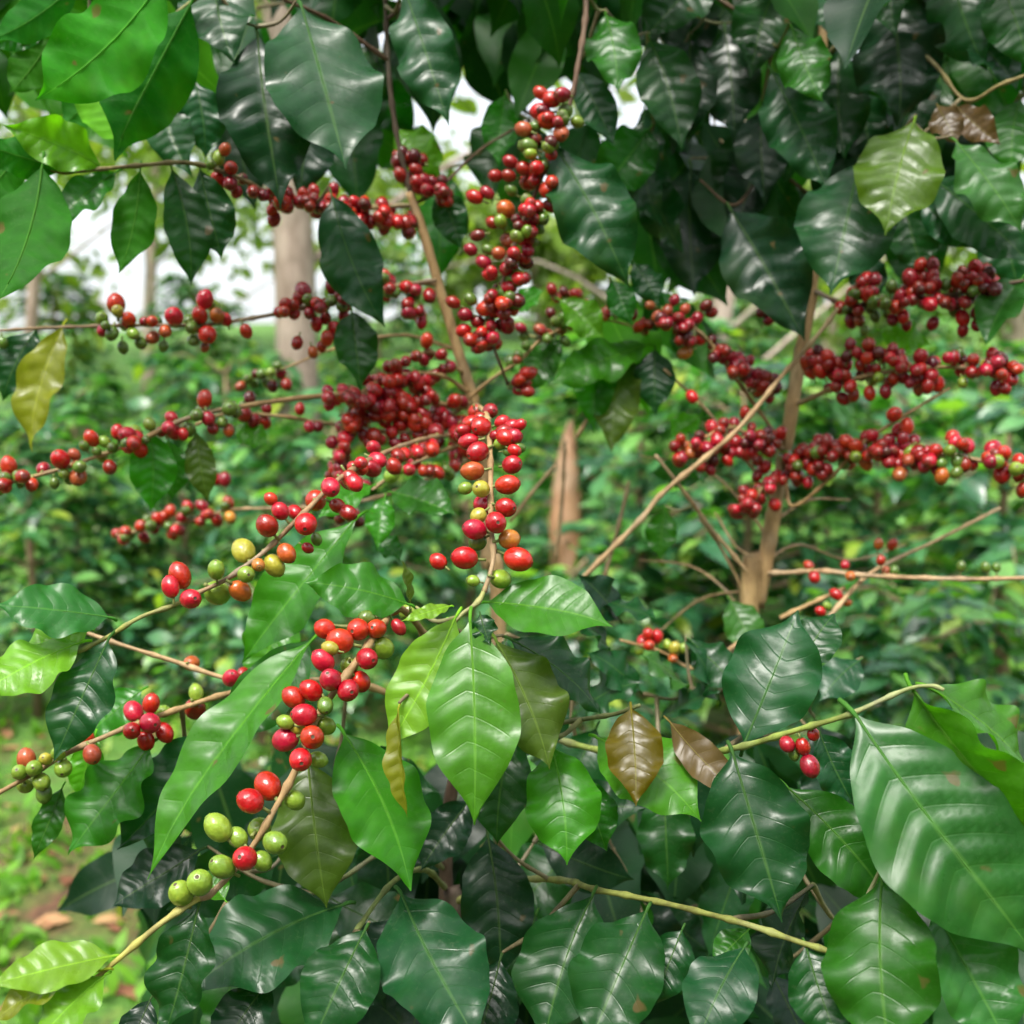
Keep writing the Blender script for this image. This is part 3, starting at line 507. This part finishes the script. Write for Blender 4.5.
# ================================================================== low front shrub
fb = P(455, 1000, .80); fb.z = 0
FS = Shrub('low bushy coffee shrub in front with the largest glossy leaves and green shoots', fb)
FS.branch([tuple(fb), tuple(P(455, 1000, .80)), tuple(P(448, 920, .80)), tuple(P(446, 850, .80)), tuple(P(452, 790, .79)), tuple(P(470, 700, .78))], .0065, .004, (.07, .04, .022), 'trunk', .1, True, 10)
bB = FS.branch([(465, 730, .785), (446, 680, .74), (421, 630, .69), (399, 608, .66), (384, 622, .635), (365, 650, .615), (340, 684, .60), (318, 716, .595), (298, 765, .59), (280, 800, .585), (250, 850, .58), (215, 890, .57), (194, 901, .565)], .0027, .0018, TAN)
FS.branch([(199, 898, .566), (180, 910, .56), (155, 928, .555), (115, 962, .545), (92, 982, .54)], .0022, .0014, (.34, .32, .04), 'shoot', .5)
bL = FS.branch([(460, 740, .785), (380, 690, .78), (300, 680, .76), (234, 692, .73), (176, 710, .71), (123, 729, .695), (70, 752, .685), (46, 766, .68), (0, 792, .67), (-30, 806, .665)], .0026, .0015, TAN)
bL2 = FS.branch([(300, 680, .76), (262, 684, .76), (225, 678, .755), (170, 660, .75), (116, 643, .74), (56, 622, .73)], .0022, .0015, PALE)
bR1 = FS.branch([(470, 700, .78), (560, 740, .76), (660, 760, .70), (731, 749, .62), (794, 731, .585), (850, 714, .565), (905, 690, .555), (930, 686, .55), (944, 690, .548)], .0026, .0010, (.22, .29, .05))
bR2 = FS.branch([(448, 905, .80), (500, 882, .76), (560, 880, .70), (594, 889, .66), (664, 903, .62), (745, 924, .58), (805, 944, .56), (840, 955, .55)], .0025, .0015, (.19, .21, .04))
bR3 = FS.branch([(447, 890, .80), (425, 870, .74), (393, 882, .68), (355, 932, .64)], .0024, .0016, (.16, .2, .05))
bR4 = FS.branch([(455, 780, .79), (500, 740, .74), (550, 725, .69), (610, 715, .66), (640, 705, .645)], .0024, .0014, (.12, .14, .04))
bR5 = FS.branch([(447, 870, .80), (400, 845, .76), (340, 880, .70), (300, 900, .66)], .0022, .0014, (.12, .14, .04))
zc(FS, bB, 0, 664, '835,95,34,r 885,75,32,r 940,45,33,r 990,75,34,r 865,145,36,r 812,215,38,r 888,208,37,r 855,272,37,r 762,347,41,r 712,390,38,r 697,553,38,r 925,175,29,g 925,118,26,e 905,272,25,g 850,177,24,y 812,165,22,g 838,387,31,g 620,465,38,g 675,493,31,g 738,470,35,g 783,508,36,g 745,560,30,g 632,577,35,g 568,622,41,g 515,652,36,g')
zc(FS, bB, 330, 330, '28,885,37,r 80,852,34,r 132,850,30,r 105,935,33,r 150,905,33,g 55,955,27,g 85,1000,33,r 10,995,32,r 178,790,26,b 222,803,29,g 195,845,22,d 105,818,24,e -15,850,30,r -20,940,32,r 0,905,22,y')
zc(FS, bL, 0, 664, '430,112,26,r 380,135,29,r 427,168,31,r 375,190,27,r 415,218,26,r 468,195,27,r 555,128,31,d 240,210,29,r 262,257,29,b 75,270,29,b 465,135,21,g 558,82,23,g 185,222,26,g 180,297,27,g 165,255,22,g 97,297,25,g 55,308,24,g 118,335,27,g 72,345,25,g 125,368,24,e 130,270,20,y')
zc(FS, bL2, 0, 330, '545,948,24,o 657,990,27,r 690,975,17,d')
zc(FS, bR1, 664, 664, '350,228,24,d 395,235,24,d 415,290,29,d 425,200,20,d 370,255,18,e')
Ff = FS.leaf
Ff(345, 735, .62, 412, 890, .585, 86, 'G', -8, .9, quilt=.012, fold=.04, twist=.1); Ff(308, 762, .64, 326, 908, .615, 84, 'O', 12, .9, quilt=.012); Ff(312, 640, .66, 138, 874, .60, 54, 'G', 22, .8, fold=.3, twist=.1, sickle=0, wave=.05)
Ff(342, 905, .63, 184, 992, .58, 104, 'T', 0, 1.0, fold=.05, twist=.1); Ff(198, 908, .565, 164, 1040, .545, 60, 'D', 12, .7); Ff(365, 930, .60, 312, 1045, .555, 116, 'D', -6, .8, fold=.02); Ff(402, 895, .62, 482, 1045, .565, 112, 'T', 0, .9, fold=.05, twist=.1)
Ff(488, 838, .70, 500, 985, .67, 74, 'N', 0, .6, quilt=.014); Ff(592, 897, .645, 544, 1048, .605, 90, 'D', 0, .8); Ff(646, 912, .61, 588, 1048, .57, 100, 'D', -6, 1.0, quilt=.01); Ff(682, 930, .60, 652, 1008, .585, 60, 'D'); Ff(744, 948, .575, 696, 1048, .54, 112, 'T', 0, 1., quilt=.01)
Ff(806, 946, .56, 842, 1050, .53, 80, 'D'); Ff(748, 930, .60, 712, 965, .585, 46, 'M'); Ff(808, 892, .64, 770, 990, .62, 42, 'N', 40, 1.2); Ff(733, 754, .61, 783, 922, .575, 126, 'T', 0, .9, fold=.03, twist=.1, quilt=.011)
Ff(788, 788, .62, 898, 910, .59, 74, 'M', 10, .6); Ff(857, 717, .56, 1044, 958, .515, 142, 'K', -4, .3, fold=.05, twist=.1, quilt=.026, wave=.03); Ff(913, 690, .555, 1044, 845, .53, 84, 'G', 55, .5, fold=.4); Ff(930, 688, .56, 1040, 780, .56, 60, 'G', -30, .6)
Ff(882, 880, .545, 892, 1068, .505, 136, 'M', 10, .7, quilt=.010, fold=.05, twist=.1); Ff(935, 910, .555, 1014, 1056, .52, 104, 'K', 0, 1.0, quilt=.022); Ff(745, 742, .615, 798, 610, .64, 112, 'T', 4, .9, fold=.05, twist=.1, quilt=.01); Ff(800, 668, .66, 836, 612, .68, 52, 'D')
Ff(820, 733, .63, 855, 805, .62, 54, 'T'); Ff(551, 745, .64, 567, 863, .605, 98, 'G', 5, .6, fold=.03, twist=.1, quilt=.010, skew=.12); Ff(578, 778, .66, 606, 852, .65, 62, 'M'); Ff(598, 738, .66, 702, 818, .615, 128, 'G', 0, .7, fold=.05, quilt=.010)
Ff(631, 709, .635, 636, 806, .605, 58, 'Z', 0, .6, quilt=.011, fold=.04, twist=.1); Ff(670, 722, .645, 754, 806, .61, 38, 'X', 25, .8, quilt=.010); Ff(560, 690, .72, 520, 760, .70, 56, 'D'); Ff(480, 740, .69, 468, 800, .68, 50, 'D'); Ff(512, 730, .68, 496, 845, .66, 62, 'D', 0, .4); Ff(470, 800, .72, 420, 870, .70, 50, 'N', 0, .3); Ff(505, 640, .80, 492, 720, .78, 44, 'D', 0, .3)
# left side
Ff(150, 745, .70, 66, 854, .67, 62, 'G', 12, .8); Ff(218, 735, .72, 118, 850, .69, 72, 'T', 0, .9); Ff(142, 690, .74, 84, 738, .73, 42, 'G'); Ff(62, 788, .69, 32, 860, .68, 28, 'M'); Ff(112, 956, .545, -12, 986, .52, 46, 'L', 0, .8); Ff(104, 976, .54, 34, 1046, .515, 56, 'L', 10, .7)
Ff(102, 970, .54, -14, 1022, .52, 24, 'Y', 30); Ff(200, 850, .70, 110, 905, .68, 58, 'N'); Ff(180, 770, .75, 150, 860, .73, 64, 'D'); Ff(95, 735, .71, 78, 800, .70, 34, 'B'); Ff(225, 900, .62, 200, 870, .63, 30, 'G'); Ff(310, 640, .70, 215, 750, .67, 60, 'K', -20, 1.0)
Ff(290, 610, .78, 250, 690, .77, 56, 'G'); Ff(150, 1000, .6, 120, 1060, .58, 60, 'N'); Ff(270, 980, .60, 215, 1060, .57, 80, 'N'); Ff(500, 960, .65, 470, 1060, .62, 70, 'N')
# bluish leaves in the middle distance of the bush and dark leaves inside it
for (x, y, x2, y2, w_, c) in ((610, 650, 560, 600, 44, 'T'), (640, 690, 590, 650, 50, 'T'), (690, 690, 640, 655, 48, 'K'), (720, 700, 690, 640, 52, 'T'), (575, 715, 640, 680, 44, 'T'), (660, 720, 720, 690, 46, 'T'), (690, 640, 740, 690, 44, 'D'), (860, 660, 820, 700, 44, 'T'), (620, 620, 580, 575, 36, 'N'), (600, 600, 660, 620, 36, 'T')):
    Ff(x, y, .84, x2, y2, .82, w_, c, random.uniform(-20, 20), 1.1, hi=False)
for i in range(60):
    if FS.nleaf > 98: break
    x = random.uniform(150, 1010); y = random.uniform(720, 980); d = random.uniform(.74, .92); a = random.gauss(0, .8); ln = random.uniform(90, 135) * .75 / d
    if x < 330 and y < 800: continue
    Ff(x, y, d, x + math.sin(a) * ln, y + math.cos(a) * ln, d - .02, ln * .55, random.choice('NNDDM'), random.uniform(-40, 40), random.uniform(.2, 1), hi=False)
flush_cherries(FS)

rv = lambda s=1.: Vector((random.gauss(0, s), random.gauss(0, s), random.gauss(0, s)))
# ================================================================== setting
def height(x, y):
    h = .05 * noise.noise(Vector((x * .5, y * .5, 0))) + .02 * noise.noise(Vector((x * 2.1, y * 2.1, 3)))
    far = max(0, y - 8); h += (5.9 + .9 * math.tanh(x / 9)) * (1 - math.exp(-far / 14)) * (1 + .25 * noise.noise(Vector((x * .05, y * .05, 7))))
    side = max(0, abs(x) - 10); h += .02 * side * min(1, far / 10)
    return h
def axis(lo, hi, fine_lo, fine_hi, st):
    out = list(np.arange(fine_lo, fine_hi, st)); g = st; p = fine_hi
    while p < hi: out.append(p); g *= 1.25; p += g
    g = st; p = fine_lo - st
    while p > lo: out.insert(0, p); g *= 1.25; p -= g
    return out
xs = axis(-260, 260, -5, 5, .12); ys = axis(-60, 420, 0, 9, .12)
V = [(x, y, height(x, y)) for y in ys for x in xs]; nx = len(xs)
Fc = [(j * nx + i, j * nx + i + 1, (j + 1) * nx + i + 1, (j + 1) * nx + i) for j in range(len(ys) - 1) for i in range(nx - 1)]
M = NT('soil_and_turf'); tc = M.n('TexCoord'); pos = M.n('NewGeometry').outputs['Position']
n1 = M.noise(1.5, 5, pos, .6); n2 = M.noise(38, 4, pos, .65); n3 = M.noise(.35, 4, pos)
soil = M.ramp(n2.outputs[0], [(.3, (.05, .022, .011)), (.55, (.125, .055, .027)), (.75, (.21, .11, .06))])
turf = M.ramp(n2.outputs[0], [(.3, (.035, .11, .012)), (.55, (.08, .2, .02)), (.8, (.17, .28, .04))])
sy = M.n('SeparateXYZ'); M.l(pos, sy.inputs[0])
g = M.math('ADD', M.maprange(n1.outputs[0], .44, .60, 0, 1), M.maprange(sy.outputs[1], 3.2, 6, 0, .9), True)
M.l(M.mix(g, soil, turf), M.bsdf.inputs['Base Color']); M.bsdf.inputs['Roughness'].default_value = .9
b = M.n('Bump'); b.inputs['Distance'].default_value = .03; M.l(n2.outputs[0], b.inputs['Height']); M.l(b.outputs[0], M.bsdf.inputs['Normal'])
gr = mesh_obj('ground', V, Fc, M.m); gr['kind'] = 'structure'

def scatter(name, placements, mat, kind=None, parent=None, loc=(0, 0, 0), nu=5, nv=1, wr=.42, bend=.1):
    """many small leaves in one mesh: placements = (pos, axis, normal, length)"""
    V, U, Fc = [], [], []
    tmpl = []
    for k in range(6):
        v, f, u = leaf_geo(1, wr * random.uniform(.85, 1.15), arch=random.uniform(.02, bend * 1.4), fold=random.uniform(-.1, .3), wave=.06, twist=random.uniform(-.6, .6), nu=nu, nv=nv, quilt=0, rib=False, ph=k)
        tmpl.append((np.array(v), f, u))
    for (p, a, n_, ln) in placements:
        v, f, u = random.choice(tmpl); a = a.normalized(); n_ = n_ - a * n_.dot(a)
        if n_.length < 1e-4: n_ = a.orthogonal()
        n_.normalize(); X = a.cross(n_); Mx = np.array([X, a, n_]) * ln
        o = len(V); V += (v @ Mx + np.array(p)).tolist(); U += u; Fc += [tuple(q + o for q in ff) for ff in f]
    ob = mesh_obj(name, V, Fc, mat, loc, parent, uvs=U)
    if kind: ob['kind'] = kind
    return ob
# more leaves of the same shrubs: an unseen roof of leaves added overhead to block the sky, and the dark inside of the front shrub
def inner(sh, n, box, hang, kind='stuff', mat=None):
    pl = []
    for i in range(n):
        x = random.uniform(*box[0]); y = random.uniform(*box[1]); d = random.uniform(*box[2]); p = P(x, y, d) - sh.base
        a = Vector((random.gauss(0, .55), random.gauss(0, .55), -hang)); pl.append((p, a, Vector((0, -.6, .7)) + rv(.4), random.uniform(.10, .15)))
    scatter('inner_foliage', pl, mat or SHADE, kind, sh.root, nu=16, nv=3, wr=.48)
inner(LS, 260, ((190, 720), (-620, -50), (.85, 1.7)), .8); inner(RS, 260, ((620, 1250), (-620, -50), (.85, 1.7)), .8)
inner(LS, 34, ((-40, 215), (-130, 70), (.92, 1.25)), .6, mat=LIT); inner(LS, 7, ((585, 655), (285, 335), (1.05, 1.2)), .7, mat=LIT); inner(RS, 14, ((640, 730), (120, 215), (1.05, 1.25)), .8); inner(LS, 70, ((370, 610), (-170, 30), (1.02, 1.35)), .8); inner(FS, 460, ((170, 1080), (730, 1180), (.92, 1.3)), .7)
# weeds and litter on the dirt
pl = []
for i in range(7500):
    x = random.uniform(-4.2, 3.4); y = random.uniform(1.6, 7.5)
    if noise.noise(Vector((x * .9, y * .9, 0))) + random.gauss(0, .22) < -.05: continue
    base = Vector((x, y, height(x, y)))
    for k in range(random.randint(2, 5)):
        a = Vector((random.gauss(0, .7), random.gauss(0, .7), random.uniform(.25, 1.2))); pl.append((base + rv(.012), a, Vector((0, 0, 1)) + rv(.3), random.uniform(.03, .10)))
wd = scatter('weeds', pl, WEED, 'stuff', nu=4, wr=.38)
pl = []
for i in range(1500):
    x = random.uniform(-4, 3.4); y = random.uniform(1.5, 7); pl.append((Vector((x, y, height(x, y) + .012)), Vector((random.gauss(0, 1), random.gauss(0, 1), random.gauss(0, .12))), Vector((0, 0, 1)) + rv(.2), random.uniform(.04, .11)))
scatter('leaf_litter', pl, LITTER, 'stuff', nu=4, wr=.45)

# --- coffee bushes of the rows behind
def bush_proto(seed, h=1.7, rad=.75, tiers=13):
    random.seed(seed)
    pl = []; arms = []
    for i in range(tiers):
        z = .18 + (h - .2) * (i + random.random() * .5) / tiers; rr = rad * (1 - .55 * (z / h) ** 1.6) * random.uniform(.8, 1.15)
        for k in range(random.randint(4, 6)):
            th = random.uniform(0, 2 * math.pi); d = Vector((math.cos(th), math.sin(th), random.uniform(.15, .5)))
            p0 = Vector((0, 0, z)); tip = p0 + Vector((d.x * rr, d.y * rr, .22 * rr - .25 * rr * rr))
            midp = p0.lerp(tip, .5) + Vector((0, 0, .08)); arms.append((p0, midp, tip))
            for s in range(9):
                f = .22 + .78 * (s + random.random()) / 9; q = p0.lerp(midp, f * 2) if f < .5 else midp.lerp(tip, f * 2 - 1)
                for sgn in (-1, 1):
                    side = Vector((-d.y, d.x, 0)) * sgn
                    a = side * random.uniform(.5, 1.1) + Vector((d.x, d.y, 0)) * random.uniform(.3, .9) + Vector((0, 0, random.uniform(-.95, .2)))
                    pl.append((q + rv(.015), a, Vector((0, 0, 1)) + d * .35 + rv(.35), random.uniform(.09, .17)))
    return pl, arms
protos = []
for sd_ in (3, 11, 29):
    protos.append(bush_proto(sd_))
random.seed(41)
first = {}
def bush(label, x, y, sc, var, rz, group='coffee bushes of the rows behind'):
    z = height(x, y)
    t = thing('coffee_bush', label, 'bush', (x, y, z), group); t.rotation_euler = (0, 0, rz); t.scale = (sc, sc, sc * random.uniform(.92, 1.08))
    if var not in first:
        pl, arms = protos[var]
        f = scatter('foliage', pl, BGLEAF, None, t, nu=6, nv=1, wr=.42)
        VV, FF = tube_geo([(0, 0, -.05, .028), (.02, .01, .5, .024), (-.01, .02, 1.1, .017), (.01, 0, 1.6, .007)], 8)
        for (p0, m, tp) in arms:
            tv, tf = tube_geo([(*p0, .006), (*m, .004), (*tp, .002)], 5); o = len(VV); VV += tv; FF += [tuple(q + o for q in ff) for ff in tf]
        s_ = mesh_obj('stem', VV, FF, BARK, parent=t, color=(.26, .18, .1)); first[var] = (f, s_)
    else:
        for o in first[var]:
            c = o.copy(); C.objects.link(c); c.parent = t
spots = [  # pixel x of the stem, distance
 (30, 3.6, 'coffee bush at the far left edge under the berry-laden branch tips'),
 (180, 3.9, 'coffee bush behind the hanging bright leaf pair of the tall shrub'),
 (335, 3.5, 'coffee bush standing in front of the pale tree trunk'),
 (470, 4.2, 'coffee bush showing just beside the slim tan trunk'),
 (640, 3.3, 'coffee bush to the side of the red-brown stump'),
 (745, 2.9, 'coffee bush directly behind the thick tan stem'),
 (880, 3.1, 'coffee bush behind the thin bare twig fork'),
 (1010, 2.6, 'nearest dark coffee bush by the picture edge above the largest glossy leaf'),
 (930, 2.35, 'low coffee bush crouching just above the glossy green shoot'),
 (255, 2.9, 'low coffee bush behind the diagonal branch with yellow-green cherries'),
 (572, 2.9, 'low coffee bush hiding the foot of the red-brown stump'),
 (110, 5.3, 'coffee bush in the second row below the sparse yellow-green tree'),
 (290, 5.6, 'coffee bush in the second row at the foot of the pale trunk'),
 (420, 5.8, 'coffee bush in the second row behind the red berry heap'),
 (550, 6.2, 'second-row coffee bush rising behind the stump top'),
 (690, 5.2, 'second-row coffee bush seen past the crossing bare stick'),
 (830, 5.6, 'second-row coffee bush between the two rows of red cherries'),
 (980, 5.0, 'second-row coffee bush behind the outermost red cherries'),
 (225, 4.6, 'coffee bush in the second row between the sparse tree and the pale trunk'),
 (75, 5.0, 'coffee bush in the second row behind the berry tips at the far left'),
 (-60, 6.6, 'third-row coffee bush peeping in beside the hanging yellow leaf'),
 (60, 8.5, 'small far coffee bush upslope behind the second row, under the sparse tree'),
 (200, 8.0, 'small far coffee bush upslope left of the pale trunk'),
 (380, 8.8, 'small far coffee bush upslope right of the pale trunk'),
 (740, 8.4, 'small far coffee bush upslope behind the bare stick'),
 (900, 8.0, 'small far coffee bush upslope behind the upper cherry row')]
for i, (px, d, lab) in enumerate(spots):
    d = d * (1.0 if 'low' in lab else 1.38); p = P(px, 435, d); sc = random.uniform(.88, 1.05) * (.55 if 'low' in lab else 1)
    if i in (0, 1): sc *= .9
    bush(lab, p.x, p.y, sc, i % 3, random.uniform(0, 6.28))

# unseen bushes and crowns behind the camera, added to darken front light and reflections
pl = []
for (x, y, sc) in ((-3.2, -1.5, 1.45), (-1.9, -1.9, 1.5), (-.6, -2.0, 1.55), (.8, -2.0, 1.5), (2.0, -1.8, 1.5), (3.3, -1.5, 1.45)):
    for (p, a, n_, ln) in protos[random.randrange(3)][0]:
        if random.random() < .6: pl.append((p * sc + Vector((x, y, 0)), a, n_, ln * sc * 1.2))
for i in range(64):
    c = Vector((random.uniform(-7, 7), random.uniform(-7, -3.2), random.uniform(2.2, 7.2)))
    for k in range(60): pl.append((c + rv(.42), rv(1) + Vector((0, 0, -.6)), Vector((0, 0, 1)) + rv(.5), random.uniform(.2, .36)))
scatter('unseen_shading_foliage', pl, SHADE, 'stuff', nu=5, nv=1, wr=.42)
# --- trees
def tree(label, px, d, r0, h, crown, lean=(0, 0), color=(.42, .32, .24), seed=1, nleaf=2600, ls=.16, name='shade_tree', clear=.45):
    random.seed(seed); p = P(px, 435, d); z = height(p.x, p.y)
    t = thing(name, label, 'tree', (p.x, p.y, z), None)
    pts = [(0, 0, -.1, r0 * 1.25), (lean[0] * .1, lean[1] * .1, h * .12, r0), (lean[0] * .45 + .05, lean[1] * .4, h * .4, r0 * .82), (lean[0] * .8, lean[1] * .8, h * .7, r0 * .6), (lean[0], lean[1], h, r0 * .25)]
    sm = catmull(pts, 6); VV, FF = tube_geo([tuple(q) for q in sm], 14, 0, 1, .2)
    mesh_obj('trunk', VV, FF, TREEBARK, parent=t, color=color)
    pl = []; ends = []
    for k in range(13):
        f = clear + (1 - clear) * k / 13; b0 = Vector(sm[int(f * (len(sm) - 1))][:3]); th = k * 2.4 + random.random(); ln = crown * (1.1 - .5 * f) * random.uniform(.7, 1.1)
        b1 = b0 + Vector((math.cos(th) * ln * .5, math.sin(th) * ln * .5, ln * .35)); b2 = b0 + Vector((math.cos(th) * ln, math.sin(th) * ln, ln * random.uniform(.2, .7)))
        bp = [tuple(b0) + (r0 * .24,), tuple(b1) + (r0 * .14,), tuple(b2) + (r0 * .06,)]
        tv, tf = tube_geo([tuple(q) for q in catmull(bp, 5)], 7, 0, 1, .15); mesh_obj('limb', tv, tf, TREEBARK, parent=t, color=color)
        for j in range(4): ends.append((b1.lerp(b2, random.uniform(.1, 1.15)) + rv(crown * .13), crown * random.uniform(.12, .26)))
    for i in range(nleaf):
        c, rr = random.choice(ends); q = c + rv(rr * .55); pl.append((q, rv(1) + Vector((0, 0, -.5)), Vector((0, 0, 1)) + rv(.5), ls * 1.15 * random.uniform(.6, 1.3)))
    scatter('crown', pl, TREELEAF, None, t, nu=3, nv=1, wr=.5)
tree('shade tree with broad pale trunk behind the red berry branches', 305, 6.4, .13, 7.5, 3.0, (-.3, .2), (.30, .235, .185), 5, 2600)
tree('slim pale tree at the left edge behind the backlit leaves', 22, 9.0, .055, 7, 3.0, (.3, 0), (.36, .28, .22), 8, 3000, clear=.42)
tree('sparse yellow-green tree standing upslope left of the broad pale trunk', 150, 13, .07, 7, 3.2, (.2, 0), (.42, .34, .27), 13, 5200, .2, clear=.16)
tree('pale leaning tree behind the gap between the two tall shrubs', 690, 9.0, .10, 6.5, 2.8, (.7, 0), (.52, .42, .36), 17, 130, clear=.3)
tree('distant rounded tree on the slope behind the thick tan stem', 830, 15, .12, 1.9, 1.5, (0, 0), (.4, .32, .25), 23, 3600, .22, clear=.1)
tree('distant tree on the slope to the side of the slim tan trunk', 545, 16, .12, 1.8, 1.5, (-.3, 0), (.4, .32, .25), 31, 3000, .22, clear=.1)
tree('distant tree at the far edge behind the cherry rows', 1010, 12, .12, 3.4, 2.2, (.2, 0), (.4, .32, .25), 37, 3200, .2, clear=.12)
# red-brown broken stump
p = P(566, 435, 4.4); st = thing('tree_stump', 'red-brown broken stump with a jagged top standing among the coffee bushes', 'stump', (p.x, p.y, height(p.x, p.y)))
pts = [(0, 0, -.05, .11), (0, .01, .3, .084), (.01, 0, .7, .072), (.0, 0, .98, .064), (.006, 0, 1.18, .046), (.012, 0, 1.30, .026), (.02, 0, 1.37, .007)]
VV, FF = tube_geo([tuple(q) for q in catmull(pts, 6)], 16, 0, 1, .35); mesh_obj('trunk', VV, FF, TREEBARK, parent=st, color=(.30, .16, .08))
for (q, a) in (((.03, 0, 1.0), (.055, .01, 1.09)), ((-.03, 0, .6), (-.07, 0, .7))):
    tv, tf = tube_geo([(*q, .02), (*a, .012)], 8); mesh_obj('snag', tv, tf, TREEBARK, parent=st, color=(.36, .17, .09))
print('leaves', LS.nleaf, RS.nleaf, FS.nleaf, 'cherries', len(LS.cand), len(RS.cand), len(FS.cand))
